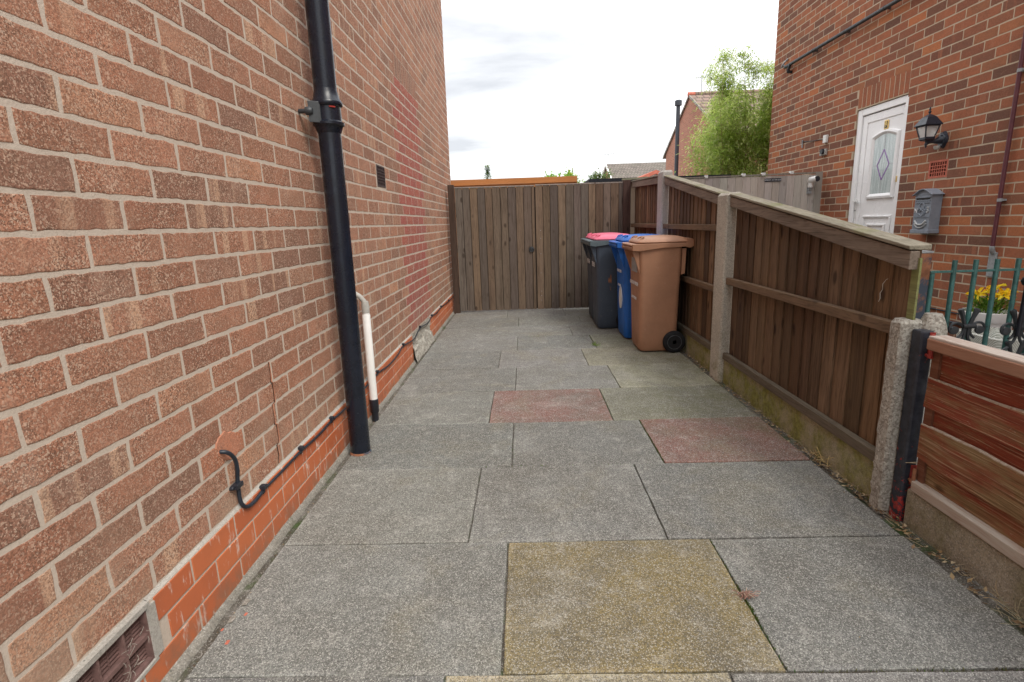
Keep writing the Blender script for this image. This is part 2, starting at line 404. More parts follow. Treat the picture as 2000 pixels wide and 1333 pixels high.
b = k.mix(k.mr(pe, .63, .66), b, (.36, .035, .03)); b = k.mix(k.mr(pe, .745, .76), b, (.42, .27, .24))
M['peel'] = k.fin(b, .4, k.bump(pe, .4, .002), .4)
M['redpaint'] = plain('red_paint', (.30, .035, .028), .45, .4, .3, 40)
M['rust'] = plain('rusty_steel', (.27, .115, .06), .75, .3, .4, 14, scratch=((.06, .075, .10), .47, .56, 9), bump=.4)
M['teal'] = plain('teal_railing_paint', (.055, .15, .14), .3, .5, .4, 30, bump=.2, scratch=((.02, .025, .03), .66, .72, 30))
M['iron'] = plain('dark_iron', (.035, .04, .045), .5, .5, .3, 25, bump=.3)
M['whiteplastic'] = plain('white_plastic', (.76, .76, .74), .35, .4, .06, 6, scratch=((.5, .47, .42), .66, .8, 5))
M['greyplastic'] = plain('grey_plastic', (.40, .39, .36), .6, .3, .15, 20)
M['darkplastic'] = plain('dark_plastic', (.02, .022, .03), .4, .4, .2, 20)
M['cable'] = plain('cable_sheath', (.016, .022, .032), .4, .4, .3, 20)
M['upvc'] = plain('white_upvc', (.90, .90, .90), .28, .45, .03, 3)
M['brass'] = plain('brass', (.75, .52, .18), .3, .5, .1, 20, metal=.7)
M['blacknum'] = plain('dark_plate', (.02, .018, .015), .4)
k = Mat('leaded_glass'); xyz = k.sep(k.P); 
cu = k.noise(k.scale(k.P, (1, 60, 4)), 1.0, 4, .6)
lace = k.noise(k.P, 70, 3, .6)
b = k.mix(k.mr(k.math('ADD', cu, k.math('MULTIPLY', lace, .4)), .5, .95), (.34, .42, .42), (.70, .78, .77))
k.b.inputs['Coat Weight'].default_value = .8; k.b.inputs['Coat Roughness'].default_value = .02
M['doorglass'] = k.fin(b, .25, None, .5)
M['purple'] = plain('purple_lead', (.30, .18, .42), .25, .5, .2, 20)
M['lead'] = plain('lead_came', (.42, .42, .43), .35, .5, .1, 30)
M['gold'] = M['brass']
k = Mat('lantern_glass'); k.b.inputs['Transmission Weight'].default_value = .6; k.b.inputs['IOR'].default_value = 1.15
M['lampglass'] = k.fin((.95, .96, .95), .35, None, .4)
M['bulb'] = plain('bulb_glass', (.75, .76, .72), .25)
M['lampblack'] = plain('lantern_black', (.022, .028, .042), .32, .5, .25, 30)
M['mailgrey'] = plain('letterbox_grey', (.235, .265, .31), .5, .45, .12, 20, bump=.1)
M['mailhi'] = plain('worn_relief', (.46, .47, .47), .4, .5, .2, 60)
M['terracotta'] = plain('terracotta', (.50, .15, .10), .7, .2, .15, 20)
M['hole'] = plain('dark_void', (.012, .010, .009), .95, .05)
M['ventbrown'] = plain('brown_vent', (.17, .10, .09), .55, .3, .3, 40, bump=.3)
M['ventdark'] = plain('dark_vent', (.060, .038, .038), .6, .3, .3, 40)
M['maroon'] = plain('maroon_pipe_paint', (.115, .035, .045), .4, .4, .2, 20)
M['greymetal'] = plain('grey_metal', (.30, .32, .33), .45, .5, .2, 30)
def bin_mat(nm, c, scr=None):
    return plain(nm, c, .48, .4, .10, 5, bump=.12, scratch=scr)
M['bin_brown'] = bin_mat('brown_bin', (.37, .19, .112), ((.44, .27, .18), .60, .78, 34))
M['bin_blue'] = bin_mat('blue_bin', (.014, .12, .46), ((.10, .22, .50), .62, .8, 34))
M['bin_dark'] = bin_mat('slate_bin', (.05, .066, .092), ((.13, .145, .16), .60, .76, 44))
M['bin_pink'] = bin_mat('pink_lid', (.66, .13, .21))
M['tyre'] = plain('rubber', (.018, .018, .02), .75, .2, .2, 40)
M['hub'] = plain('wheel_hub', (.10, .11, .12), .4, .4, .15, 30)
M['whiteprint'] = plain('white_print', (.70, .70, .70), .6, .2, .05)
M['rimgrey'] = plain('bin_rim_grey', (.095, .125, .14), .5, .4, .15, 20)
M['foliage'] = attr_mat('leaf', .6, .25, .6)
M['cane'] = attr_mat('cane', .5, .35)
M['bark'] = attr_mat('bark', .9, .1)
M['litter'] = attr_mat('litter', .9, .1)
M['pot'] = plain('white_pot', (.72, .70, .69), .4, .4, .05, 8)
M['petal'] = attr_mat('petal', .5, .3, .3, .1)
k = Mat('woven_basket'); w = k.sep(k.P)
wv = k.math('MULTIPLY', k.math('SINE', k.math('MULTIPLY', k.math('ADD', w[0], w[1]), 420.)), k.math('SINE', k.math('MULTIPLY', w[2], 420.)))
b = k.mix(k.mr(wv, -.6, .6), (.42, .44, .38), (.76, .77, .72))
M['basket'] = k.fin(b, .6, k.bump(wv, .5, .003), .3)
M['farbrick'] = far_brick_mat('far_brick', (.36, .13, .085), (.26, .095, .07), (.38, .30, .24))
M['farbrick2'] = far_brick_mat('far_brick_red', (.44, .19, .13), (.34, .145, .10), (.38, .30, .24))
M['fartile'] = far_tile_mat('roof_tile_brown', (.20, .135, .11), (.25, .17, .14))
M['fartile2'] = far_tile_mat('roof_tile_grey', (.135, .115, .10), (.19, .16, .14))
M['redtile'] = plain('red_ridge_tile', (.42, .13, .09), .8, .2, .2, 8)
M['fascia'] = plain('white_fascia', (.70, .70, .68), .5, .3, .08)
M['verge'] = stone_mat('verge_mortar', 6, attr=False, col=(.36, .32, .28), amt=.8)
M['felt'] = plain('black_felt', (.022, .025, .032), .7, .2, .2, 20)
M['flue'] = plain('flue_black', (.035, .04, .05), .4, .4, .2, 5)
M['alu'] = plain('aerial_metal', (.30, .31, .32), .4, .5, .1, 20)
M['signblack'] = plain('sign_plate', (.02, .024, .035), .5)

# ------------------------------------------------------------------ brick wall generator
def brick_face(mb, P, a0, a1, z0, z1, col, proud=0.0, j=.0016, na=6, nz=2, inset=.003, depth=.014):
    """P(a, z, d): point on wall at along a, height z, d out of the wall"""
    ed = []
    for i in range(na): ed.append((a0 + (a1 - a0) * i / na, z0, 0, -1))
    for i in range(nz): ed.append((a1, z0 + (z1 - z0) * i / nz, 1, 0))
    for i in range(na): ed.append((a1 - (a1 - a0) * i / na, z1, 0, 1))
    for i in range(nz): ed.append((a0, z1 - (z1 - z0) * i / nz, -1, 0))
    rings = []
    jit = [(rnd.uniform(-j, j), rnd.uniform(-j, j)) for _ in ed]
    ca, cz = (a0 + a1) / 2, (z0 + z1) / 2
    tx, tz = rnd.uniform(-.0003, .0003), rnd.uniform(-.0003, .0003)
    for ins, d in ((-.001, -depth), (0, -.0006), (inset * .7, 0)):
        L = []
        for (a, z, da, dz), (ja, jz) in zip(ed, jit):
            sa = 1 if a < ca else -1; sz = 1 if z < cz else -1
            L.append(P(a + ja + sa * ins, z + jz + sz * ins, d + proud + tx * (a - ca) / .12 + tz * (z - cz) / .04))
        rings.append([mb.vert(p, col) for p in L])
    n = len(ed)
    for A, B in zip(rings, rings[1:]):
        for q in range(n): mb.face((A[q], A[(q + 1) % n], B[(q + 1) % n], B[q]))
    mb.face(rings[-1])

def brick_wall(mb, P, a_lo, a_hi, zref, course, c_lo, c_hi, aref, blen, mort, voids, typ, na=6, nz=2, j=.0016):
    for c in range(c_lo, c_hi):
        z0, z1 = zref + course * c + mort / 2, zref + course * (c + 1) - mort / 2
        zc = (z0 + z1) / 2
        a = aref + (blen / 2 if c % 2 else 0)
        n0 = math.floor((a_lo - a) / blen)
        a = a + n0 * blen
        while a < a_hi:
            segs = [(max(a + mort / 2, a_lo), min(a + blen - mort / 2, a_hi))]
            for (v0, v1, vz0, vz1) in voids:
                if vz0 < zc < vz1:
                    ns = []
                    for s0, s1 in segs:
                        if s1 <= v0 or s0 >= v1: ns.append((s0, s1))
                        else:
                            if s0 < v0: ns.append((s0, v0))
                            if s1 > v1: ns.append((v1, s1))
                    segs = ns
            w = rnd.uniform(-.002, .002)
            for s0, s1 in segs:
                if s1 - s0 > .025:
                    brick_face(mb, P, s0, s1, z0 + rnd.uniform(-.001, .001), z1 + rnd.uniform(-.001, .001), (rnd.random(), rnd.random(), typ((s0 + s1) / 2, zc)), rnd.uniform(-.0003, .0004), j, na, nz)
            a += blen

def holed(mb, P, a0, a1, z0, z1, holes, mi):
    A = sorted({a0, a1, *[h[0] for h in holes], *[h[1] for h in holes]}); Z = sorted({z0, z1, *[h[2] for h in holes], *[h[3] for h in holes]})
    for p0, p1 in zip(A, A[1:]):
        for q0, q1 in zip(Z, Z[1:]):
            am, zm = (p0 + p1) / 2, (q0 + q1) / 2
            if any(h[0] < am < h[1] and h[2] < zm < h[3] for h in holes): continue
            mb.quad(P(p0, q0, -.0011), P(p1, q0, -.0011), P(p1, q1, -.0011), P(p0, q1, -.0011), mi=mi)

# ================================================================== LEFT HOUSE
HL = thing('brick_house', 'pink-orange brick house carrying the black drainpipe, with pale mortar and an orange plinth', 'house', (-3, 3.5, 0))
YC = 7.75
mb = MB()
PL = lambda a, z, d: (d, a, z)
red = lambda y, z: 1.0 if (4.46 < y < 5.53 and .26 < z < 2.30) else (.47 if (1.56 < y < 1.72 and .41 < z < .50) else 0.0)
voidsL = [(4.56, 5.50, 2.315, 2.50), (3.80, 4.045, 1.43, 1.58), (.50, 1.172, .05, .245)]
brick_wall(mb, PL, -1.0, YC, .417, .083, -2, 60, 1.225, .257, .0130, voidsL, red, 11, 3, .0022)
for i in range(12):   # soldier course over the blocked opening
    a = 4.565 + i * .078
    brick_face(mb, PL, a, a + .068, 2.325, 2.492, (rnd.choice((.1, .8, .9)), rnd.random() * .5, 0.0), 0, .001, 2, 4)
# body: mortar face and the other sides
X0 = -6.0
holed(mb, PL, -3, YC - .012, -.1, 5.42, [(.50, 1.172, .085, .244), (3.82, 4.03, 1.437, 1.569)], 1)
mb.quad((-.0045, YC - .012, -.1), (X0, YC - .012, -.1), (X0, YC - .012, 5.42), (-.0045, YC - .012, 5.42), mi=2)
mb.quad((X0, YC - .012, -.1), (X0, -3, -.1), (X0, -3, 5.42), (X0, YC - .012, 5.42), mi=2)
mb.quad((X0, -3, -.1), (-.0045, -3, -.1), (-.0045, -3, 5.42), (X0, -3, 5.42), mi=2)
# brick ends turning the far corner
for c in range(-5, 60):
    z0 = .417 + .083 * c
    mb.box(-.20 if c % 2 else -.10, -.003, YC - .013, YC, z0 + .006, z0 + .077, (rnd.random(), rnd.random(), 0))
mb.build('wall', [M['brick'], M['mortar'], M['farbrick']], HL)
pm = MB(); n_ = 48
pts = [(.0012, 1.640 + (.072 + .012 * mnoise.noise((i * .37, 1, 0))) * math.cos(2 * math.pi * i / n_), .470 + (.050 + .010 * mnoise.noise((i * .41, 4, 0))) * math.sin(2 * math.pi * i / n_) - .35 * .05 * math.cos(2 * math.pi * i / n_)) for i in range(n_)]
pm.loft([[(-.002, y, z) for x, y, z in pts], [(.0022, 1.64 + (y - 1.64) * .93, .47 + (z - .47) * .93) for x, y, z in pts]]); pm.build('mortar_patch', M['patch'], HL)
ck = [(1.955, .259), (1.962, .29), (1.958, .335), (1.975, .340), (1.978, .36), (1.974, .415), (1.962, .418), (1.966, .45), (1.962, .498), (1.985, .503), (1.988, .54), (1.984, .582), (1.975, .585), (1.980, .63), (1.976, .665)]
pm = MB(); pm.tube([(.0006, y, z) for y, z in ck], [.0012 + .0014 * abs(mnoise.noise((i * 1.7, 0, 0))) for i in range(len(ck))], 5); pm.build('crack', M['hole'], HL)
pm = MB(); pm.tube([(.0004, y + .006 + .003 * mnoise.noise((i, 3, 3)), z) for i, (y, z) in enumerate(ck)], [.002 + .004 * abs(mnoise.noise((i * 1.3, 7, 0))) for i in range(len(ck))], 5); pm.build('crack_filler', M['patch'], HL)
rf = MB(); rf.prism([(-6.4, 5.43), (.38, 5.43), (-3.0, 7.6)], 'y', -3.3, YC + .3)
rf.build('roof', M['fartile'], HL)
# plinth of smooth orange bricks
mb = MB(); PP = lambda a, z, d: (.013 + d, a, z)
for row, (z0, z1) in enumerate(((.012, .083), (.0925, .1625), (.172, .2425))):
    a = -1.0 + (row % 2) * .11
    while a < YC:
        b_ = a + .2255
        for s0, s1 in ([(a, b_)] if not (a < 4.52 < b_ or a < 5.40 < b_) else ([(a, 4.50)] if a < 4.52 < b_ else [(5.41, b_)])):
            if 4.51 < (s0 + s1) / 2 < 5.40 or s1 - s0 < .03: continue
            if row > 0 and s1 > .50 and s0 < 1.18:
                if s1 > 1.20: s0 = 1.195
                elif s0 < .48: s1 = .48
                else: continue
                if s1 - s0 < .03: continue
            brick_face(mb, PP, s0, min(s1, YC), z0, z1, (rnd.random(), rnd.random(), 0), 0, .0008, 3, 2, .0025, .02)
        a += .236
for y0, y1 in ((-1, .50), (1.178, 4.50), (5.41, YC)):
    mb.quad((.010, y0, 0), (.010, y1, 0), (.010, y1, .246), (.010, y0, .246), mi=1)
    mb.quad((.010, y0, .246), (.010, y1, .246), (-.003, y1, .254), (-.003, y0, .254), mi=2)
mb.quad((.010, .50, 0), (.010, 1.178, 0), (.010, 1.178, .088), (.010, .50, .088), mi=1)
mb.quad((.010, .50, .243), (.010, 1.178, .243), (-.003, 1.178, .252), (-.003, .50, .252), mi=2)
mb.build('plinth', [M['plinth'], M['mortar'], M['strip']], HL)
# broken stretch of plinth: rough mortar and stone
mb = MB()
ny, nz = 46, 16; g = {}
for i in range(ny + 1):
    for q in range(nz + 1):
        y = 4.50 + .91 * i / ny; z = .25 * q / nz
        d = .004 + .016 * abs(mnoise.noise((y * 9, z * 14, 3))) + .012 * max(0, mnoise.noise((y * 26, z * 30, 8)))
        if z < .13 + .05 * mnoise.noise((y * 4, 0, 1)): d += .035 * (1 - z / .18)
        g[i, q] = mb.vert((max(d, .002), y, z))
for i in range(ny):
    for q in range(nz): mb.face((g[i, q], g[i + 1, q], g[i + 1, q + 1], g[i, q + 1]))
mb.build('plinth_repair', M['rough_concrete'], HL)
# mortar fillet at the foot of the wall
mb = MB(); n = 130; prev = None
for i in range(n + 1):
    y = -1.0 + (YC + 1.0) * i / n
    w = .016 + .010 * mnoise.noise((y * 3, 0, 0)) + .006 * mnoise.noise((y * 13, 2, 0)); h = .014 + .006 * mnoise.noise((y * 5, 5, 0))
    row = [mb.vert((.011, y, h + .006)), mb.vert((.011 + w * .55, y, h * .8)), mb.vert((.014 + w, y, -.004)), mb.vert((.014 + w, y, -.02))]
    if prev:
        for q in range(3): mb.face((prev[q], prev[q + 1], row[q + 1], row[q]))
    prev = row
mb.build('mortar_fillet', M['fillet'], HL, smooth=True)
# low plastic vent grid (two rows of louvred cells)
def low_vent():
    f = MB(); y0, y1, z0, z1 = .50, 1.170, .090, .242
    zm = .162
    f.box(-.02, .016, y0, y1 + .004, z1 - .006, z1 + .008, mi=1)
    f.box(-.02, .015, y0, y1 + .004, z0 - .010, z0 - .001, mi=1)
    f.box(-.02, .015, y1 - .004, y1 + .024, z0 - .001, z1 - .006, mi=1)
    f.box(-.02, .009, y1 - .010, y1 - .004, z0, z1 - .006)
    f.box(-.02, .009, y0, y1 - .010, zm - .006, zm + .006)
    f.box(-.02, .009, y0, y1 - .010, z0 - .001, z0 + .007)
    yy = y1 - .085
    while yy > y0:
        f.box(-.02, .010, yy - .003, yy + .003, z0 + .007, zm - .006); f.box(-.02, .010, yy - .003, yy + .003, zm + .006, z1 - .006); yy -= .078
    o = f.build('vent_grille', [M['ventbrown'], M['strip']], HL)
    l = MB()
    for lo, hi in ((z0 + .008, zm - .007), (zm + .007, z1 - .007)):
        z = lo + .002
        while z < hi - .003:
            l.hexa([(-.004, y0, z), (-.004, y1 - .011, z), (-.016, y1 - .011, z + .005), (-.016, y0, z + .005), (-.004, y0, z + .003), (-.004, y1 - .011, z + .003), (-.016, y1 - .011, z + .008), (-.016, y0, z + .008)])
            z += .0108
    yy = y1 - .045
    while yy > y0:
        l.box(-.012, -.003, yy - .0012, yy + .0012, z0 + .008, z1 - .008); yy -= .078
    l.build('louvre', M['ventbrown'], o)
    bk2 = MB(); bk2.box(-.06, -.05, y0, y1, z0 - .005, z1 + .002); bk2.build('vent_void', M['hole'], o)
    # cobweb and dry grass caught in it
    w = MB(); r2 = random.Random(4)
    for i in range(22):
        p = Vector((.012, 1.11 + r2.uniform(-.05, .05), .165 + r2.uniform(-.05, .03))); d = Vector((r2.uniform(-.004, .008), r2.uniform(-.02, .02), r2.uniform(-.02, .02)))
        w.tube([p, p + d * .5 + Vector((.002, 0, .002)), p + d], .0004, 4, (.42, .40, .34), False)
    w.build('cobweb', M['litter'], o)
low_vent()
# square air brick high on the wall
def air_brick(par, P, a0, a1, z0, z1, na, nz, fr, mat):
    f = MB()
    def bx(a, b, c, d, d0, d1, mi=0):
        d0 = max(d0, -.007)
        f.hexa([P(a, c, d0), P(b, c, d0), P(b, c, d1), P(a, c, d1), P(a, d, d0), P(b, d, d0), P(b, d, d1), P(a, d, d1)], (1, 1, 1), mi)
    bx(a0, a1, z0, z0 + fr, -.02, .002); bx(a0, a1, z1 - fr, z1, -.02, .002)
    bx(a0, a0 + fr, z0 + fr, z1 - fr, -.02, .002); bx(a1 - fr, a1, z0 + fr, z1 - fr, -.02, .002)
    t = fr * .42
    for i in range(1, na):
        a = a0 + fr + (a1 - a0 - 2 * fr) * i / na; bx(a - t / 2, a + t / 2, z0 + fr, z1 - fr, -.02, .001)
    for i in range(1, nz):
        z = z0 + fr + (z1 - z0 - 2 * fr) * i / nz; bx(a0 + fr, a1 - fr, z - t / 2, z + t / 2, -.02, .0016)
    o = f.build('air_brick', mat, par)
    v = MB(); v.quad(P(a0 + .004, z0 + .004, -.0068), P(a1 - .004, z0 + .004, -.0068), P(a1 - .004, z1 - .004, -.0068), P(a0 + .004, z1 - .004, -.0068)); v.build('vent_void', M['hole'], o)
    return o
air_brick(HL, PL, 3.815, 4.035, 1.432, 1.574, 7, 6, .009, M['ventdark'])
# ================================================================== FIXTURES ON LEFT WALL
T = thing('drainpipe', 'black cast iron drainpipe with a collar fixed to the near brick wall', 'drainpipe', (.10, 2.64, 0))
mb = MB(); mb.lathe([(.049, .004), (.051, .012), (.051, 1.60)], (.10, 2.64, 0), 'z', 32); mb.lathe([(.051, 1.77), (.050, 5.3)], (.10, 2.64, 0), 'z', 32)
mb.build('pipe', M['pipe'], T)
mb = MB(); mb.lathe([(.0505, 1.585), (.058, 1.600), (.062, 1.615), (.071, 1.622), (.0715, 1.632), (.061, 1.640), (.060, 1.70), (.069, 1.706), (.0705, 1.716), (.068, 1.724), (.060, 1.735), (.053, 1.765), (.0505, 1.78)], (.10, 2.64, 0), 'z', 36)
mb.build('collar', M['pipe'], T)
for s in (-1, 1):
    mb = MB(); yy = 2.64 + s * .088
    mb.hexa([(.045, yy - .006, 1.625), (.045, yy + .006, 1.625), (.09, 2.64 + s * .060 + .006, 1.625), (.09, 2.64 + s * .060 - .006, 1.625), (.045, yy - .006, 1.715), (.045, yy + .006, 1.715), (.09, 2.64 + s * .060 + .006, 1.715), (.09, 2.64 + s * .060 - .006, 1.715)])
    mb.lathe([(.010, .0), (.010, .03), (.017, .031), (.019, .052), (.014, .060), (.011, .064)], (.0, yy, 1.672), 'x', 14)
    mb.build('bracket', M['iron'], T, bevel=.002)
mb = MB(); mb.lathe([(.056, -.004), (.054, .004), (.0518, .010)], (.10, 2.64, 0), 'z', 28); mb.build('rusty_foot', M['rust'], T)
mb = MB()
for i in range(5):
    a = R(-60 + i * 5); mb.box(.10 + .0615 * math.cos(a) - .003, .10 + .0615 * math.cos(a) + .003, 2.64 + .0615 * math.sin(a) - .004, 2.64 + .0615 * math.sin(a) + .004, 1.692 + 0, 1.698)
mb.build('red_paint_patch', M['redpaint'], T)

T = thing('waste_pipe', 'short white plastic waste pipe with dark lower end beside the black drainpipe', 'waste pipe', (.05, 3.115, 0))
mb = MB(); mb.lathe([(.0235, .125), (.0235, .655), (.0205, .660), (.0205, .672)], (.05, 3.115, 0), 'z', 20); mb.build('pipe', M['whiteplastic'], T)
mb = MB(); mb.lathe([(.0225, .668), (.0225, .715), (.019, .735)], (.05, 3.115, 0), 'z', 20); mb.tube([(.05, 3.115, .712), (.046, 3.115, .735), (.022, 3.112, .765), (-.006, 3.11, .785)], .0145, 14); mb.build('elbow', M['greyplastic'], T)
mb = MB(); mb.lathe([(.020, -.004), (.021, .05), (.0265, .056), (.0268, .135), (.0245, .137)], (.05, 3.115, 0), 'z', 20); mb.build('boot', M['darkplastic'], T)

T = thing('cable', 'thin black cable clipped along the top of the orange brick plinth', 'cable', (.0, 1.64, .24))
cp = [(-.012, 1.585, .472), (.018, 1.596, .465), (.022, 1.625, .432), (.018, 1.640, .39), (.012, 1.642, .345), (.012, 1.638, .292), (.016, 1.640, .258), (.020, 1.665, .236), (.018, 1.72, .228), (.016, 1.784, .234)]
def cr(P, n=6):
    P = [Vector(p) for p in P]; out = []
    for i in range(len(P) - 1):
        p0, p1, p2, p3 = P[max(i - 1, 0)], P[i], P[i + 1], P[min(i + 2, len(P) - 1)]
        for q in range(n):
            t = q / n; out.append(.5 * ((2 * p1) + (-p0 + p2) * t + (2 * p0 - 5 * p1 + 4 * p2 - p3) * t * t + (-p0 + 3 * p1 - 3 * p2 + p3) * t ** 3))
    out.append(P[-1]); return out
mb = MB(); mb.tube(cr(cp), .0068, 10); mb.build('down_cable', M['cable'], T)
c2 = [(.016, 1.784, .234), (.016, 1.95, .233), (.018, 2.126, .236), (.018, 2.32, .228), (.018, 2.499, .231), (.020, 2.75, .223), (.020, 3.1, .226), (.018, 3.354, .230), (.022, 3.646, .212), (.022, 3.931, .220), (.018, 4.131, .237), (.026, 4.5, .212), (.018, 4.842, .242), (.024, 5.2, .222), (.018, 5.487, .240), (.022, 5.8, .228), (.018, 6.12, .236), (.020, 6.757, .216), (.020, 7.4, .212)]
mb = MB(); mb.tube(cr(c2, 5), .0052, 8); mb.build('run_cable', M['cable'], T)
for i, (y, z) in enumerate(((1.784, .242), (2.126, .244), (2.499, .239), (3.354, .238), (4.131, .245), (4.842, .250), (5.487, .248), (6.12, .244), (6.757, .224))):
    mb = MB(); mb.box(.008, .029, y - .011, y + .011, z - .004, z + .013); mb.box(.008, .020, y - .008, y + .008, z - .020, z - .004); mb.build('clip', M['darkplastic'], T, bevel=.002)
mb = MB(); mb.box(.000, .024, 1.615, 1.655, .322, .338); mb.lathe([(.007, 0), (.007, .012), (.004, .014)], (.0, 1.612, .33), 'x', 10); mb.build('clip', M['darkplastic'], T, bevel=.002)

# ================================================================== GROUND AND PAVING
mb = MB(); mb.quad((-400, -60, -.05), (400, -60, -.05), (400, 600, -.05), (-400, 600, -.05)); tag(mb.build('ground', M['ground']), kind='structure')
mb = MB()
rows = [-1.2, -.62, .0, .590, 1.194, 1.795, 2.431, 3.023, 3.645, 4.268, 4.882, 5.491, 6.064, 6.662, 7.30, 7.9]
GREY = [(.188, .190, .180), (.205, .206, .192), (.175, .178, .170), (.198, .198, .183)]
special = {(1.194, 1): (.265, .205, .09), (2.431, 2): (.25, .118, .098), (3.023, 1): (.245, .115, .098), (3.023, 2): (.225, .225, .165), (3.645, 2): (.31, .30, .22), (4.268, 2): (.31, .295, .21), (4.268, 1): (.23, .23, .215), (4.882, 2): (.27, .26, .20), (.590, 1): (.33, .29, .19)}
for i in range(len(rows) - 1):
    y0, y1 = rows[i], rows[i + 1]
    js = [.058, .9, 1.64, 2.335] if (i % 2 == 0) else [.058, .752, 1.49, 2.335]
    if abs(y0 - 5.491) < .01: js = [.058, 1.472, 2.335]
    for q in range(len(js) - 1):
        c = special.get((y0, q), None) or rnd.choice(GREY)
        c = tuple(x * 1.02 for x in c)
        c = sh(c, .86, 1.10)
        gx, gy = .0032, .0030
        x0, x1 = js[q] + (gx if q else 0), js[q + 1] - (gx if q < len(js) - 2 else 0)
        dy = rnd.uniform(-.004, .004); ya, yb = y0 + gy + dy, y1 - gy + rnd.uniform(-.003, .003)
        # irregular outline
        nA, nB = 10, 8; L = []
        for t in range(nA): L.append((x0 + (x1 - x0) * t / nA, ya))
        for t in range(nB): L.append((x1, ya + (yb - ya) * t / nB))
        for t in range(nA): L.append((x1 - (x1 - x0) * t / nA, yb))
        for t in range(nB): L.append((x0, yb - (yb - ya) * t / nB))
        L = [(x + rnd.uniform(-.0016, .0016), y + rnd.uniform(-.0016, .0016)) for x, y in L]
        cx, cy = (x0 + x1) / 2, (ya + yb) / 2
        tx, ty, tz = rnd.uniform(-.003, .003), rnd.uniform(-.003, .003), rnd.uniform(-.0015, .0015)
        rings = []
        for ri, (ins, z) in enumerate(((0, -.03), (0, -.0025), (.003, 0), (.022, 0.0))):
            ew = [c if ri == 3 else sh(c, 1.0, 1.5) for _ in L]
            rings.append([mb.vert((x + (ins if x < cx else -ins) * (1 + (rnd.uniform(-.4, .4) if ri == 3 else 0)), y + (ins if y < cy else -ins), z + tz + tx * (x - cx) + ty * (y - cy)), e_) for (x, y), e_ in zip(L, ew)])
        nL = len(L)
        for A_, B_ in zip(rings, rings[1:]):
            for t in range(nL): mb.face((A_[t], A_[(t + 1) % nL], B_[(t + 1) % nL], B_[t]))
        mb.face(rings[-1])
mb.quad((.0, -1.2, -.008), (2.6, -1.2, -.008), (2.6, 8, -.008), (.0, 8, -.008), (.1, .09, .07), mi=1)
tag(mb.build('path', [M['slab'], M['jointdirt']]), kind='structure')
mb = MB(); mb.quad((2.46, -3, -.028), (4.80, -3, -.028), (4.80, 9, -.028), (2.46, 9, -.028)); tag(mb.build('pavement', M['ground']), kind='structure')

# ================================================================== GATE
def gate_leaf(name, label, x0, x1, ztop0, ztop1, handle):
    t = thing(name, label, 'gate', ((x0 + x1) / 2, 7.15, 0), 'double gate leaves')
    mb = MB(); x = x0; pal = [(.150, .116, .091), (.145, .122, .104), (.165, .120, .083), (.14, .116, .098), (.168, .130, .096), (.13, .106, .088), (.152, .128, .108), (.155, .11, .077), (.125, .10, .083)]
    while x < x1 - .01:
        w = min(rnd.choice((.092, .096, .098, .103)), x1 - x)
        if x1 - (x + w) < .03: w = x1 - x
        zt = ztop0 + (ztop1 - ztop0) * (x - x0) / (x1 - x0)
        c = rnd.choice(pal); c = sh(c, .9, 1.35)
        yy = 7.15 + rnd.uniform(-.001, .001)
        q_ = .0035; mb.hexa([(x + q_, yy, .022), (x + w - q_, yy, .022), (x + w - q_, yy + .018, .022), (x + q_, yy + .018, .022), (x + q_, yy, zt), (x + w - q_, yy, zt), (x + w - q_, yy + .018, zt), (x + q_, yy + .018, zt)], c)
        x += w
    mb.box(x0 + .002, x1 - .002, 7.1685, 7.1688, .03, min(ztop0, ztop1) - .01, (.02, .015, .012))  # added near-black sheet behind the boards, standing in for shade in their gaps
    mb.build('boards', M['gatewood'], t, bevel=.007, seg=1)
    mb = MB(); mb.hexa([(x0, 7.146, ztop0), (x1, 7.146, ztop1), (x1, 7.175, ztop1), (x0, 7.175, ztop0), (x0, 7.146, ztop0 + .014), (x1, 7.146, ztop1 + .014), (x1, 7.175, ztop1 + .014), (x0, 7.175, ztop0 + .014)], (.34, .31, .28))
    mb.build('capping', M['railwood'], t)
    for z in (.25, .8, 1.35):
        mb = MB(); mb.box(x0, x1, 7.169, 7.21, z, z + .09, (.16, .115, .085)); mb.build('ledge', M['railwood'], t)
    if handle:
        mb = MB()
        mb.lathe([(.033, -.004), (.033, .0), (.030, .003), (.010, .006), (.008, .018)], (x1 - .052, 7.15, .814), 'y', 22)
        pts = [(x1 - .052 + .027 * math.cos(a), 7.137, .808 + .027 * math.sin(a)) for a in [2 * math.pi * i / 20 for i in range(21)]]
        mb.tube(pts, .005, 8)
        mb.lathe([(.012, -.02), (.012, -.003)], (x1 - .052, 7.15, .814), 'y', 12)
        mb.build('ring_handle', M['iron'], t)
    else:
        for z in (.14, .2, .26, .5, .75, .95, 1.05):
            mb = MB(); mb.lathe([(.0045, -.003), (.004, .001)], (x0 + .058 + rnd.uniform(-.004, .004), 7.151, z), 'y', 8); mb.build('nail_head', M['greymetal'], t)
        mb = MB(); mb.box(x0 - .05, x0 + .04, 7.170, 7.19, .03, 1.60, (.06, .045, .035)); mb.build('meeting_stile', M['gatewood'], t)
gate_leaf('wooden_gate', 'brown board gate leaf with a black ring handle next to the near house', .115, 1.140, 1.612, 1.606, True)
gate_leaf('wooden_gate', 'brown board gate leaf without handle next to the wheelie bins', 1.150, 2.262, 1.612, 1.610, False)
mb = MB(); mb.box(.035, .11, 7.12, 7.21, -.02, 1.655, (.075, .048, .036), j=.002)
tag(mb.build('gate_post', M['postwood'], bevel=.004), 'narrow dark gate post against the near brick wall', 'gate post', 'gate posts')
mb = MB(); mb.box(2.268, 2.362, 7.12, 7.215, -.02, 1.640, (.085, .052, .044), j=.002)
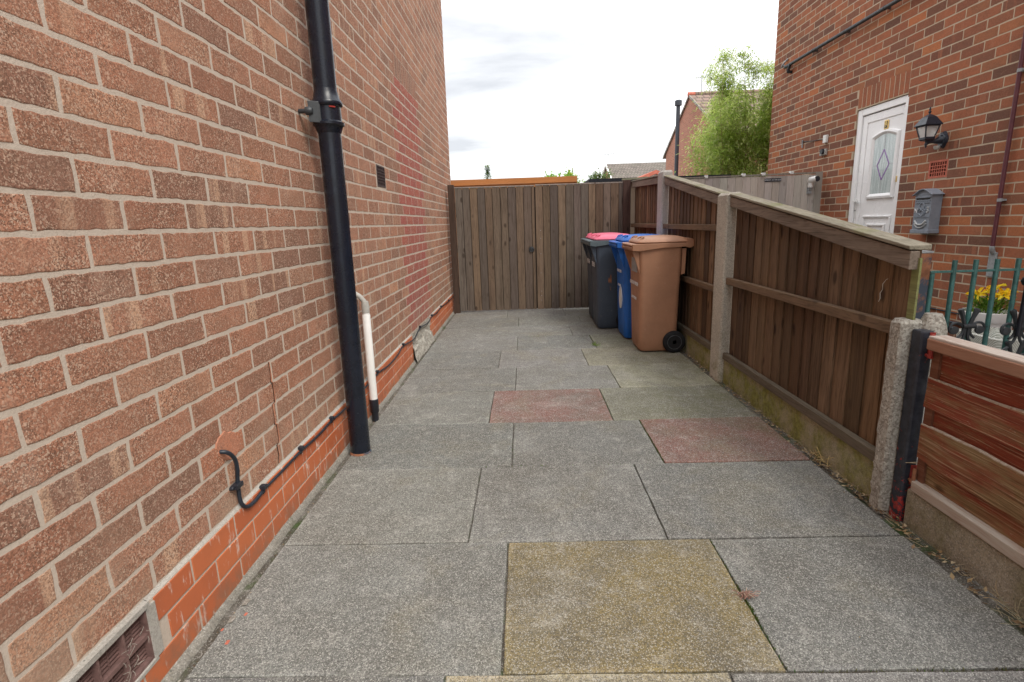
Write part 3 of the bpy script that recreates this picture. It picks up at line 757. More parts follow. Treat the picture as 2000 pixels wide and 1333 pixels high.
tag(mb.build('gate_post', M['postwood'], bevel=.004), 'dark gate post between the gate and the brown fence', 'gate post', 'gate posts')
mb = MB(); mb.hexa([(2.27, 7.20, 1.645), (2.60, 7.20, 1.655), (2.60, 7.26, 1.655), (2.27, 7.26, 1.645), (2.27, 7.20, 1.665), (2.60, 7.20, 1.678), (2.60, 7.26, 1.678), (2.27, 7.26, 1.665)], (.30, .31, .22))
tag(mb.build('timber_batten', M['capwood']), 'mossy batten lying level across the top of the far fence corner', 'batten')

# ================================================================== BROWN FENCE
FP = [(.135, .085, .05), (.12, .074, .043), (.105, .064, .038), (.125, .078, .045), (.14, .09, .054), (.095, .058, .036), (.12, .069, .037)]
def fence_panel(label, y0, y1, zt0, zt1, zr, low, bright=1.0):
    """y0 near end .. y1 far end; top heights zt0, zt1"""
    t = thing('fence_panel', label, 'fence panel', (2.41, (y0 + y1) / 2, 0), 'brown feather edge fence panels')
    mb = MB(); y = y0
    while y < y1 - .02:
        w = rnd.uniform(.088, .118); ye = min(y + w + .012, y1); 
        za = zt0 + (zt1 - zt0) * (y - y0) / (y1 - y0); zb = zt0 + (zt1 - zt0) * (ye - y0) / (y1 - y0)
        c = sh(rnd.choice(FP), .95 * bright, 1.9 * bright)
        xa, xb = 2.4085, 2.4155   # feather edge: thick edge toward the viewer
        b_ = rnd.uniform(-.002, .002)
        mb.hexa([(xa + b_, y, .205), (xb, ye, .205), (xb + .006, ye, .205), (xa + .018, y, .205), (xa + b_, y + rnd.uniform(-.003, .003), za - .02), (xb, ye, zb - .02), (xb + .006, ye, zb - .02), (xa + .018, y, za - .02)], c)
        y += w
    mb.build('boards', M['fencewood'], t)
    def zt(y): return zt0 + (zt1 - zt0) * (y - y0) / (y1 - y0)
    mb = MB(); e0, e1 = y0 - .02, y1 + .01
    mb.hexa([(2.366, e0, zt(e0) - .016), (2.446, e0, zt(e0) - .020), (2.446, e1, zt(e1) - .020), (2.366, e1, zt(e1) - .016), (2.366, e0, zt(e0) - .002), (2.446, e0, zt(e0) + .001), (2.446, e1, zt(e1) + .001), (2.366, e1, zt(e1) - .002)], (.33, .30, .235))
    mb.build('capping', M['capwood'], t, bevel=.003)
    mb = MB(); mb.hexa([(2.372, e0, zt(e0) - .088), (2.407, e0, zt(e0) - .088), (2.407, e1, zt(e1) - .084), (2.372, e1, zt(e1) - .084), (2.372, e0, zt(e0) - .022), (2.407, e0, zt(e0) - .022), (2.407, e1, zt(e1) - .022), (2.372, e1, zt(e1) - .022)], (.25, .20, .16))
    mb.build('top_rail', M['railwood'], t, bevel=.003)
    for z in ([zr] if isinstance(zr, float) else zr):
        mb = MB(); mb.box(2.370, 2.408, y0 - .02, y1 + .02, z - .046, z, (.19, .125, .078), j=.002); mb.build('rail', M['railwood'], t, bevel=.003)
    mb = MB(); mb.box(2.374, 2.408, y0 - .01, y1 + .01, .166, .212, (.155, .13, .095)); mb.build('rail', M['railwood'], t, bevel=.003)
    return t
t1 = fence_panel('long sloping fence panel between the broken concrete post and the tall middle post', 2.005, 3.735, 1.035, 1.300, .742, True, .92)
mb = MB(); mb.box(2.403, 2.411, 1.975, 2.012, .72, .985, (.27, .29, .12)); mb.build('mossy_end_batten', M['capwood'], t1)
mb = MB(); mb.tube([(2.405, 2.180, .80), (2.405, 2.172, .815), (2.405, 2.176, .835), (2.405, 2.164, .85), (2.405, 2.166, .872), (2.405, 2.15, .89), (2.405, 2.138, .896)], [.001, .002, .0015, .0012, .0015, .001, .0006], 5, (.55, .52, .46))  # pale tube painted as daylight showing through a split board
mb.build('split_daylight', M['litter'], t1)
t2 = fence_panel('sloping fence panel behind the brown bin with two rails', 3.945, 5.48, 1.318, 1.560, (1.097, .655), True, 1.1)
t3 = fence_panel('short fence panel running level up to the gate post', 5.70, 7.12, 1.585, 1.630, (1.10, .655), True, 1.3)
def gravel_board(label, y0, y1, h, mat, x0=2.385, x1=2.425, z0=-.04):
    mb = MB(); n = 24; prev = None
    for i in range(n + 1):
        y = y0 + (y1 - y0) * i / n
        row = [mb.vert((x0 + .003 * mnoise.noise((y * 6, zz * 20, x0)), y, zz + (.003 * mnoise.noise((y * 8, 1, 1)) if zz > .1 else 0))) for zz in (z0, .03, .08, h - .006)] + [mb.vert((x0 + .006, y, h + .002 * mnoise.noise((y * 9, 2, 4)))), mb.vert((x1, y, h)), mb.vert((x1, y, z0))]
        if prev:
            for q in range(len(row) - 1): mb.face((prev[q], prev[q + 1], row[q + 1], row[q]))
        else: mb.face(row)
        prev = row
    mb.face(prev[::-1])
    return tag(mb.build('gravel_board', mat), label, 'gravel board', 'concrete gravel boards')
gravel_board('mossy concrete gravel board running from the broken post to the tall middle post', 2.03, 3.75, .168, M['gravel'])
gravel_board('mossy concrete gravel board behind the brown bin wheel', 3.94, 5.50, .168, M['gravel'])
gravel_board('concrete gravel board at the far end of the brown fence by the gate', 5.68, 7.12, .168, M['gravel'])
def slot_post(label, y0, y1, zt, mat, cat='fence post', tilt=0.0):
    mb = MB(); ym = (y0 + y1) / 2
    def L(z, dx): return [(2.350 + dx, y0 + .012, z), (2.362 + dx, y0, z), (2.452 + dx, y0, z), (2.452 + dx, y1, z), (2.362 + dx, y1, z), (2.350 + dx, y1 - .012, z)]
    lo = [L(-.05, 0)] + [L(zt * q / 8 - .01, tilt * q / 8 + .0015 * mnoise.noise((q, y0, 0))) for q in range(1, 9)] + [[(2.362 + tilt, y0 + .018, zt + .006), (2.37 + tilt, y0 + .012, zt + .01), (2.44 + tilt, y0 + .012, zt + .01), (2.44 + tilt, y1 - .012, zt + .012), (2.37 + tilt, y1 - .012, zt + .012), (2.362 + tilt, y1 - .018, zt + .006)]]
    mb.loft(lo)
    return tag(mb.build('concrete_post', mat, bevel=.003), label, cat, 'concrete fence posts')
slot_post('tall slotted concrete post in the middle of the brown fence, beside the brown bin', 3.745, 3.935, 1.300, M['concrete'])
slot_post('pale tall concrete post rising behind the bin lids, nearest the gate', 5.495, 5.685, 1.600, M['pale_concrete'])
# broken near post
mb = MB()
def broken_loop(z):
    e = .0035; s = z * 30
    base = [(2.352, 1.962), (2.352, 1.985), (2.353, 2.008), (2.36, 2.028), (2.39, 2.03), (2.42, 2.03), (2.45, 2.028), (2.452, 1.99), (2.45, 1.958), (2.42, 1.958), (2.39, 1.957), (2.362, 1.957)]
    return [(x + e * mnoise.noise((i * 3.1, s, 1)), y + (e * 3.2 if i in (1, 2, 3) else e) * mnoise.noise((i * 2.3, s, 9)), z + .006 * mnoise.noise((i, s, 4))) for i, (x, y) in enumerate(base)]
lo = [broken_loop(-.05 + .80 * q / 46) for q in range(47)]
top = [(x * .8 + 2.40 * .2, y * .8 + 1.993 * .2, .762 + .012 * mnoise.noise((i * 2.2, 0, 3))) for i, (x, y, z) in enumerate(lo[-1])]
mb.loft(lo + [top], smooth=False)
BP = tag(mb.build('concrete_post', M['rough_concrete']), 'broken chest-low concrete post with exposed stones behind the black steel post', 'fence post', 'concrete fence posts')
mb = MB()
lo = []
for q in range(9):
    a = q / 8; rr = .046 * math.sin(math.pi * (.12 + .74 * a)) + .014
    lo.append([(2.468 + .9 * (rr + .003 * mnoise.noise((i, q, 2))) * math.cos(2 * math.pi * i / 14) * .9, 1.965 + (rr + .003 * mnoise.noise((i, q, 5))) * math.sin(2 * math.pi * i / 14) * .8, .62 + .165 * a + .003 * mnoise.noise((i, q, 7))) for i in range(14)])
mb.loft(lo)
mb.box(2.4525, 2.515, 1.93, 2.00, .52, .68)
mb.build('broken_lump', M['rough_concrete'], BP)
T = thing('steel_post', 'black steel gate post with red paint peeling at its foot and hinge pins', 'steel post', (2.40, 1.92, 0))
mb = MB()
PL8 = [(2.388, 1.906), (2.394, 1.900), (2.428, 1.899), (2.434, 1.905), (2.434, 1.948), (2.428, 1.954), (2.394, 1.955), (2.388, 1.949)]
lo = []
for z in (-.04, .15, .30, .45, .60, .728): lo.append([(x + .0008 * mnoise.noise((z * 9, i, 0)), y, z) for i, (x, y) in enumerate(PL8)])
lo.append([(2.411 + (x - 2.411) * .92, 1.927 + (y - 1.927) * .92, .733) for x, y in PL8])
mb.loft(lo); mb.build('shaft', M['peel'], T)
for zc in (.655, .175):
    mb = MB(); mb.tube([(2.412, 1.902, zc - .006), (2.408, 1.884, zc - .008), (2.402, 1.870, zc - .008), (2.404, 1.860, zc - .006)], .0055, 8); mb.lathe([(.0065, 0), (.0065, .075 if zc > .4 else .05), (.005, .08 if zc > .4 else .055)], (2.404, 1.868, zc - .006), 'z', 10); mb.build('hinge_pin', M['redpaint'] if zc > .4 else M['rust'], T)
for y0_, y1_, z0_, z1_ in ((1.905, 1.93, .645, .73), (1.905, 1.935, .15, .225), (1.906, 1.912, .30, .39)):
    mb = MB(); mb.box(2.4345 - (y1_ - y0_) * .8, 2.434, 1.8965, 1.8985, z0_, z1_); mb.build('red_paint', M['redpaint'], T)
# red waney-lap panel
T = thing('waney_fence_panel', 'low red-brown overlap fence panel with wavy boards and pale worn frame', 'fence panel', (2.42, .9, 0))
mb = MB(); ya, yb = -1.0, 1.874
def wavy(base, seed, amp=.010): return lambda y: base + amp * mnoise.noise((y * 2.6, seed, 0)) + amp * .45 * mnoise.noise((y * 9, seed, 3))
def wboard(zb, zt, x, th, c):
    n = 120; prev = None
    for i in range(n + 1):
        y = ya + (yb - ya) * i / n; b0, t0 = zb(y), zt(y)
        zs = [b0, b0 + .004, b0 + (t0 - b0) * .33, b0 + (t0 - b0) * .66, t0 - .004, t0]
        row = [mb.vert((x + .004 * mnoise.noise((y * 3, z * 12, x * 50)), y, z), c) for z in zs] + [mb.vert((x + th, y, t0 + .001), c), mb.vert((x + th, y, b0), c)]
        if prev:
            for q in range(len(row)): 
                mi = 1 if q in (4, 5) else 0
                mb.face((prev[q], prev[(q + 1) % 8], row[(q + 1) % 8], row[q]), mi)
        else: mb.face(row)
        prev = row
    mb.face(prev[::-1])
e1, e2 = wavy(.576, 1.3), wavy(.398, 7.7, .013); b2, b4 = wavy(.462, 3.1), wavy(.268, 9.4, .012)
wboard(wavy(.555, 2), lambda y: .70, 2.424, .010, (.2, .0, .1))
wboard(b2, e1, 2.408, .011, (.5, .35, .3))
wboard(wavy(.37, 5), wavy(.50, 6), 2.424, .010, (.1, .05, .7))
wboard(b4, e2, 2.408, .011, (.7, .75, .2))
wboard(lambda y: .18, wavy(.30, 8), 2.424, .010, (.3, .8, .9))
mb.build('boards', [M['waney'], M['waneyedge']], T)
mb = MB(); mb.box(2.385, 2.45, ya, yb - .005, .677, .718, (.36, .20, .135), j=.001); mb.box(2.388, 2.452, ya, yb - .005, .714, .726, (.56, .52, .47)); mb.build('top_rail', M['waneyframe'], T, bevel=.004)
mb = MB(); mb.box(2.393, 2.44, ya, yb - .01, .142, .180, (.46, .41, .35)); mb.build('bottom_rail', M['waneyframe'], T, bevel=.003)
mb = MB(); mb.box(2.414, 2.4235, yb - .035, yb, .18, .677, (.15, .06, .035)); mb.build('end_batten', M['waneyframe'], T)
gravel_board('grey concrete gravel board under the red-brown overlap panel', -1.0, 1.885, .138, M['gravel2'], 2.400, 2.445)

# ================================================================== WHEELIE BINS
def rrect(x0, x1, y0, y1, r, z, n=5):
    out = []
    for cx, cy, a0 in ((x1 - r, y0 + r, -90), (x1 - r, y1 - r, 0), (x0 + r, y1 - r, 90), (x0 + r, y0 + r, 180)):
        for i in range(n + 1):
            a = R(a0 + 90 * i / n); out.append((cx + r * math.cos(a), cy + r * math.sin(a), z))
    return out
def make_bin(label, loc, body, lid, rim, cat='wheelie bin', prints=()):
    # local frame: front at x=0 (facing -x), near side at y=0, depth along +x, width .48 along y
    t = thing('wheelie_bin', label, cat, loc, 'wheelie bins in a row')
    mb = MB()
    lo = [rrect(.012, .315, .055, .425, .045, .012), rrect(.0, .325, .042, .438, .05, .04)]
    for q in range(1, 9):
        a = q / 8; lo.append(rrect(-.0 - .022 * a, .325 + .018 * a, .042 - .026 * a, .438 + .026 * a, .05 - .01 * a, .04 + .87 * a))
    mb.loft(lo, smooth=True)
    o = mb.build('body', body, t, local=True)
    # gussets below the lip and the rear channel
    for y in (.035, .425):
        mb = MB(); mb.prism([(-.075, .885), (-.022, .885), (-.012, .70), (-.020, .72)], 'y', y, y + .02); mb.build('gusset', body, t, local=True)
    for y in (.15, .31):
        mb = MB(); mb.prism([(-.05, .885), (-.022, .885), (-.016, .80)], 'y', y, y + .012); mb.build('gusset', body, t, local=True)
    for y in (.03, .20, .43):
        mb = MB(); mb.prism([(.338, .68), (.368, .69), (.375, .90), (.342, .90)], 'y', y, y + .022); mb.build('rear_channel', body, t, local=True)
    mb = MB()   # rim: deep at the front lip, shallow at the back
    def side(y0, y1): mb.prism([(-.085, .948), (-.085, .893), (-.03, .886), (.06, .896), (.16, .908), (.375, .916), (.375, .948)], 'y', y0, y1)
    side(-.004, .010); side(.470, .484)
    mb.box(-.085, -.020, .010, .470, .893, .946)
    mb.box(-.095, -.085, .02, .46, .905, .922); mb.box(-.095, -.085, .02, .46, .931, .944)
    mb.box(.345, .375, .010, .470, .916, .947)
    mb.build('rim', rim, t, local=True, bevel=.004)
    mb = MB()
    L0 = rrect(-.030, .400, .004, .476, .05, .950); L1 = rrect(-.036, .402, -.001, .481, .05, .960); L2 = rrect(-.030, .398, .008, .472, .05, .972)
    L3 = rrect(.0, .375, .035, .445, .06, .990); L4 = rrect(.05, .33, .08, .40, .06, 1.004); L5 = rrect(.13, .26, .16, .32, .05, 1.010)
    mb.loft([L0, L1, L2, L3, L4, L5], smooth=True)
    o = mb.build('lid', lid, t, local=True)
    for y in (.05, .33):   # lid grips at the front corners
        mb = MB(); mb.tube([(-.012, y, .975), (.0, y + .004, .995), (.02, y + .012, 1.001), (.03, y + .06, 1.004), (.02, y + .10, 1.001), (.0, y + .108, .995), (-.012, y + .112, .975)], .007, 8)
        mb.build('lid_grip', lid, t, local=True)
    mb = MB()   # rear handle with hinge
    mb.prism([(.37, .985), (.40, .983), (.438, .972), (.470, .962), (.462, .944), (.43, .918), (.40, .905), (.37, .91)], 'y', .0, .028)
    mb.prism([(.37, .985), (.40, .983), (.438, .972), (.470, .962), (.462, .944), (.43, .918), (.40, .905), (.37, .91)], 'y', .452, .480)
    mb.prism([(.37, .988), (.40, .986), (.44, .975), (.43, .968), (.40, .975), (.37, .972)], 'y', .028, .452)
    mb.tube([(.462, .01, .955), (.462, .47, .955)], .012, 10)
    mb.build('handle', lid, t, local=True, bevel=.003)
    for y, s in ((.018, -1), (.462, 1)):
        c = (.292, y, .096)
        mb = MB(); w = .022
        mb.lathe([(.062, -w), (.088, -w), (.096, -w * .6), (.098, 0), (.096, w * .6), (.088, w), (.062, w)], c, 'y', 36)
        wh = mb.build('wheel', M['tyre'], t, local=True)
        mb = MB()
        pts = [(c[0] + .061 * math.cos(a), c[1] + s * .018, c[2] + .061 * math.sin(a)) for a in [2 * math.pi * i / 28 for i in range(29)]]
        mb.tube(pts, .005, 6)
        mb.lathe([(.056, -.004), (.056, .004)], (c[0], c[1], c[2]), 'y', 28)
        mb.lathe([(.017, -.022), (.017, .022)], c, 'y', 14)
        for i in range(6):
            a = 2 * math.pi * i / 6 + .3
            for da in (-.16, .16):
                mb.tube([(c[0] + .014 * math.cos(a), c[1] + s * .014, c[2] + .014 * math.sin(a)), (c[0] + .058 * math.cos(a + da), c[1] + s * .010, c[2] + .058 * math.sin(a + da))], .0045, 6)
        mb.build('hub', M['hub'], wh, local=True)
    mb = MB(); mb.tube([(.292, .02, .096), (.292, .46, .096)], .009, 8); mb.build('axle', M['iron'], t, local=True)
    for z, w, s_, txt in prints:
        text_mesh('print', txt, s_, M['whiteprint'], t, (-.0195 + .022 * (.74 - z) * .9 - .0045 - .003, w, z), (R(90), 0, R(-90)), .0012, True)
    return t
make_bin('all brown wheelie bin showing its black wheel beside the fence', (1.985, 4.618, 0), M['bin_brown'], M['bin_brown'], M['bin_brown'], prints=((.60, .22, .045, 'GARDEN WASTE'), (.47, .22, .035, 'ONLY PLEASE')))
make_bin('blue wheelie bin squeezed between the brown and slate bins', (1.950, 5.165, 0), M['bin_blue'], M['bin_blue'], M['bin_blue'], prints=((.66, .22, .04, 'PAPER CARD'), (.52, .22, .03, 'RECYCLING')))
B1 = make_bin('slate grey wheelie bin with pink lid, the one next to the blue bin', (1.762, 5.712, 0), M['bin_dark'], M['bin_pink'], M['rimgrey'], prints=((.69, .20, .07, 'REFUSE'),))
dup(B1, (1.770, 6.215, 0), 'slate grey wheelie bin with pink lid, farthest back by the gate', 'wheelie bins in a row')
for (y0_, z0_, z1_, w_) in ((.135, .42, .60, .010), (.118, .50, .56, .007)):
    mb = MB(); n_ = 12
    lp_ = [(y0_ + w_ * (1 + .5 * mnoise.noise((i, w_ * 90, 0))) * math.cos(2 * math.pi * i / n_), (z0_ + z1_) / 2 + (z1_ - z0_) / 2 * math.sin(2 * math.pi * i / n_)) for i in range(n_)]
    def yb_(z): return .042 - .026 * (z - .04) / .87 - .0012
    mb.loft([[(x, yb_(z), z) for x, z in lp_], [(x, yb_(z) + .004, z) for x, z in lp_]]); mb.build('paint_scuff', M['rust'], B1, local=True)
# white oval sticker on the blue bin front
for o in COL.objects:
    if o.name.startswith('wheelie_bin') and 'blue wheelie' in o.get('label', ''):
        mb = MB(); mb.loft([[(-.0085, .20 + .075 * math.cos(2 * math.pi * i / 24), .40 + .11 * math.sin(2 * math.pi * i / 24)) for i in range(24)], [(-.016, .20 + .075 * math.cos(2 * math.pi * i / 24), .40 + .11 * math.sin(2 * math.pi * i / 24)) for i in range(24)]])
        mb.build('sticker', M['whiteprint'], o, local=True)
    if o.name.startswith('wheelie_bin') and 'brown wheelie' in o.get('label', ''):
        mb = MB(); mb.box(-.023, -.016, .12, .34, .70, .82); mb.build('label_plate', M['greymetal'], o, local=True)

# ================================================================== NEIGHBOUR HOUSE
XR = 4.80
HR = thing('neighbour_house', 'red-brown brick house with a white front door, lantern and grey letterbox', 'house', (7.5, 4.0, 0))
PR = lambda a, z, d: (XR - d, a, z)
YR = 8.83
mb = MB()
orange_spots = [(5.30, 2.02), (5.27, 1.96), (5.17, 1.80), (5.50, 1.66), (6.64, 1.90), (6.66, 1.05), (4.30, 2.40), (6.70, 1.63)]
def typR(y, z):
    for a, b in orange_spots:
        if abs(y - a) < .11 and abs(z - b) < .045: return .47
    return .47 if (z < 1.2 and rnd.random() < .22) or rnd.random() < .05 else 0.0
voidsR = [(5.755, 6.60, .0, 2.275), (5.77, 6.60, 2.27, 2.50), (5.128, 5.368, 1.43, 1.60)]
brick_wall(mb, PR, .4, YR, 1.254, .082, -15, 50, 4.913 - .245 * 8, .245, .0112, voidsR, typR, 4, 1, .0014)
for i in range(11):
    a = 5.775 + i * .0755
    brick_face(mb, PR, a, a + .065, 2.285, 2.492, (rnd.choice((.15, .4, .6)), rnd.random() * .4, 0.0), 0, .001, 1, 3)
xm = XR + .004
DY0, DY1, DZ = 5.756, 6.600, 2.272
holed(mb, PR, -3, YR - .012, -.1, 5.4, [(DY0, DY1, -.1, DZ), (5.14, 5.356, 1.442, 1.585)], 1)
mb.quad((xm, YR - .012, -.1), (11, YR - .012, -.1), (11, YR - .012, 5.4), (xm, YR - .012, 5.4), mi=2)
mb.quad((11, YR - .012, -.1), (11, -3, -.1), (11, -3, 5.4), (11, YR - .012, 5.4), mi=2)
mb.quad((11, -3, -.1), (xm, -3, -.1), (xm, -3, 5.4), (11, -3, 5.4), mi=2)
# door reveals
mb.quad((xm, DY0, 0), (XR + .11, DY0, 0), (XR + .11, DY0, DZ), (xm, DY0, DZ), mi=1)
mb.quad((xm, DY1, 0), (XR + .11, DY1, 0), (XR + .11, DY1, DZ), (xm, DY1, DZ), mi=1)
mb.quad((xm, DY0, DZ), (XR + .11, DY0, DZ), (XR + .11, DY1, DZ), (xm, DY1, DZ), mi=1)
for c in range(-15, 50):
    z0 = 1.254 + .082 * c
    mb.box(XR + .003, XR + (.20 if c % 2 else .11), YR - .013, YR, z0 + .006, z0 + .076, (rnd.random(), rnd.random(), 0))
mb.build('wall', [M['brick2'], M['mortar2'], M['farbrick']], HR)
rf = MB(); rf.prism([(4.42, 5.41), (11.4, 5.41), (7.9, 7.8)], 'y', -3.3, YR + .3); rf.build('roof', M['fartile'], HR)
air_brick(HR, PR, 5.133, 5.363, 1.435, 1.592, 7, 4, .018, M['terracotta'])
# door
mb = MB(); xd = XR + .012
def pr(mb, y0, y1, z0, z1, xf, xb): mb.box(xf, xb, y0, y1, z0, z1)
pr(mb, DY0 + .002, DY0 + .060, .12, DZ - .004, xd, xd + .07); pr(mb, DY1 - .085, DY1 - .002, .12, DZ - .004, xd, xd + .07); pr(mb, DY0 + .060, DY1 - .085, DZ - .075, DZ - .004, xd, xd + .07); pr(mb, DY0 + .06, DY1 - .085, .12, .17, xd, xd + .07)
DR = mb.build('door', M['upvc'], HR, bevel=.006)
mb = MB(); y0, y1 = DY0 + .066, DY1 - .091; pr(mb, y0, y1, .175, DZ - .081, xd + .022, xd + .06)
mb.build('door_leaf', M['upvc'], DR, bevel=.004)
mb = MB(); xl = xd + .022
# raised border strips of the leaf
pr(mb, y0 + .002, y0 + .03, .18, DZ - .085, xl - .008, xl - .0005); pr(mb, y1 - .085, y1 - .002, .18, DZ - .085, xl - .008, xl - .0005); pr(mb, y0 + .03, y1 - .085, DZ - .165, DZ - .085, xl - .008, xl - .0005)
mb.build('leaf_border', M['upvc'], DR, bevel=.003)
# arched glass with moulding
ga, gb, gz0, gz1 = 5.925, 6.262, 1.343, 1.905
def arch(e, n=14):
    pts = [(ga - e, gz0 - e), (gb + e, gz0 - e)]
    for i in range(n + 1):
        a = i / n; pts.append((gb + e - (gb - ga + 2 * e) * a, gz1 + e * .8 + .042 * math.sin(math.pi * a)))
    return pts
mb = MB(); lo = []
for e, x in ((.058, xl - .0008), (.050, xl - .020), (.030, xl - .024), (.012, xl - .014), (0, xl - .004)): lo.append([(x, a, z) for a, z in arch(e)])
mb.loft(lo, cap0=False, cap1=False); mb.build('glass_moulding', M['upvc'], DR)
mb = MB(); mb.loft([[(xl - .006, a, z) for a, z in arch(.004)], [(xl - .001, a, z) for a, z in arch(.004)]]); GL = mb.build('glass', M['doorglass'], DR)
mb = MB(); dm = [(6.092, 1.79), (5.990, 1.635), (6.092, 1.482), (6.185, 1.635)]
for e0, e1 in zip(dm, dm[1:] + dm[:1]):
    d = Vector((0, e1[0] - e0[0], e1[1] - e0[1])).normalized(); nn = Vector((0, -d.z, d.y)) * .008
    a_, b_ = Vector((xl - .008, *e0)), Vector((xl - .008, *e1))
    mb.loft([[tuple(a_ - nn), tuple(b_ - nn), tuple(b_ + nn), tuple(a_ + nn)], [tuple(v + Vector((.0015, 0, 0))) for v in (a_ - nn, b_ - nn, b_ + nn, a_ + nn)]])
mb.build('diamond', M['purple'], GL)
mb = MB(); mb.box(xl - .0078, xl - .0062, 6.089, 6.095, 1.80, 1.945); mb.box(xl - .0078, xl - .0062, 6.089, 6.095, 1.343, 1.475); mb.box(xl - .0078, xl - .0062, ga, 5.982, 1.632, 1.637); mb.box(xl - .0078, xl - .0062, 6.193, gb, 1.632, 1.637); mb.build('lead_strip', M['lead'], GL)
mb = MB(); mb.box(xl - .010, xl - .0005, 6.070, 6.135, 1.995, 2.085); NP = mb.build('number_plate', M['brass'], DR, bevel=.003)
mb = MB(); mb.box(xl - .0112, xl - .0098, 6.080, 6.125, 2.005, 2.075); mb.build('plate_centre', M['blacknum'], NP)
text_mesh('numeral', '9', .078, M['brass'], NP, (xl - .013, 6.1025, 2.040), (R(90), 0, R(-90)), .001)
mb = MB(); mb.box(xl - .02, xl - .0085, 5.818, 5.842, 1.44, 1.50); mb.build('chain_plate', M['brass'], DR, bevel=.004)
mb = MB(); mb.box(xl - .014, xl - .0085, 6.475, 6.50, 1.08, 1.30); mb.box(xl - .05, xl - .03, 6.42, 6.50, 1.262, 1.28); mb.box(xl - .034, xl - .012, 6.478, 6.498, 1.262, 1.28); mb.build('door_handle', M['whiteplastic'], DR, bevel=.003)
mb = MB(); mb.lathe([(.008, -.002), (.008, .0006)], (xl - .0145, 6.487, 1.17), 'x', 12); mb.build('keyhole', M['iron'], DR)
mb = MB()
for (a0, a1, z0, z1, xx) in ((5.87, 6.34, .30, 1.11, 0), (5.95, 6.26, .38, 1.02, 1)):
    w = .022
    for (p0, p1, q0, q1) in ((a0, a1, z1 - w, z1), (a0, a1, z0, z0 + w), (a0, a0 + w, z0 + w, z1 - w), (a1 - w, a1, z0 + w, z1 - w)): mb.box(xl - .016, xl - .0006, p0, p1, q0, q1)
mb.build('lower_panel', M['upvc'], DR, bevel=.006)
mb = MB(); mb.box(XR - .10, XR + .10, 5.70, 6.66, -.03, .115); mb.build('door_step', M['ground'], HR, bevel=.005)

# fixtures on the neighbour wall
T = thing('wall_lantern', 'black wall lantern with clear panes beside the white door', 'lantern', (XR, 5.225, 1.74))
LX, LY = XR - .155, 5.222
mb = MB()
def sq(h, z): return [(LX - h, LY - h, z), (LX + h, LY - h, z), (LX + h, LY + h, z), (LX - h, LY + h, z)]
mb.loft([sq(.074, 1.888), sq(.077, 1.893), sq(.060, 1.922), sq(.040, 1.958), sq(.024, 1.973), sq(.010, 1.985)])
mb.lathe([(.012, 1.98), (.006, 1.99), (.011, 2.0), (.013, 2.008), (.005, 2.016), (.009, 2.028), (.002, 2.05)], (LX, LY, 0), 'z', 12)
mb.build('roof', M['lampblack'], T)
mb = MB(); h0, h1, z0, z1 = .038, .062, 1.785, 1.888
for sx in (-1, 1):
    for sy in (-1, 1): mb.tube([(LX + sx * h0, LY + sy * h0, z0), (LX + sx * h1, LY + sy * h1, z1)], .0055, 6)
for h, z in ((h0, z0), (h1, z1 - .003)):
    for a, b_ in zip(sq(h, z), sq(h, z)[1:] + sq(h, z)[:1]): mb.tube([a, b_], .006, 6)
mb.loft([sq(.043, 1.783), sq(.043, 1.772), sq(.032, 1.762), sq(.012, 1.755)])
mb.lathe([(.012, 1.72), (.014, 1.735), (.009, 1.745), (.012, 1.757)], (LX, LY, 0), 'z', 12)
mb.lathe([(.004, 1.70), (.009, 1.712), (.006, 1.722)], (LX, LY, 0), 'z', 10)
mb.build('cage', M['lampblack'], T)
mb = MB()
for i in range(4):
    a, b_ = sq(h0 - .002, z0 + .004)[i], sq(h0 - .002, z0 + .004)[(i + 1) % 4]; c_, d_ = sq(h1 - .002, z1 - .004)[(i + 1) % 4], sq(h1 - .002, z1 - .004)[i]
    mb.quad(a, b_, c_, d_)
mb.build('pane', M['lampglass'], T)
mb = MB(); mb.lathe([(.013, 1.783), (.014, 1.81), (.020, 1.83), (.028, 1.848), (.026, 1.868), (.012, 1.878)], (LX, LY, 0), 'z', 16); mb.build('bulb', M['bulb'], T)
mb = MB(); mb.tube(cr([(LX, LY, 1.735), (LX + .04, LY, 1.752), (LX + .08, LY, 1.755), (XR - .035, LY, 1.765), (XR - .012, LY, 1.775)], 4), [.011, .012, .013, .014, .015, .017, .019, .021, .024, .027, .03, .033, .036, .04, .044, .046, .046], 12)
mb.lathe([(.050, -.022), (.054, -.010), (.056, 0)], (XR, LY, 1.765), 'x', 22)
mb.loft([[(XR - .001, LY + .045 * math.cos(a), 1.765 + .075 * math.sin(a)) for a in [2 * math.pi * i / 20 for i in range(20)]], [(XR - .03, LY + .035 * math.cos(a), 1.765 + .062 * math.sin(a)) for a in [2 * math.pi * i / 20 for i in range(20)]]])
mb.build('arm', M['lampblack'], T)
mb = MB(); mb.lathe([(.003, -.032), (.018, -.028), (.026, -.012), (.024, .002)], (XR - .055, LY, 1.712), 'z', 16); mb.build('sensor', M['greyplastic'], T)

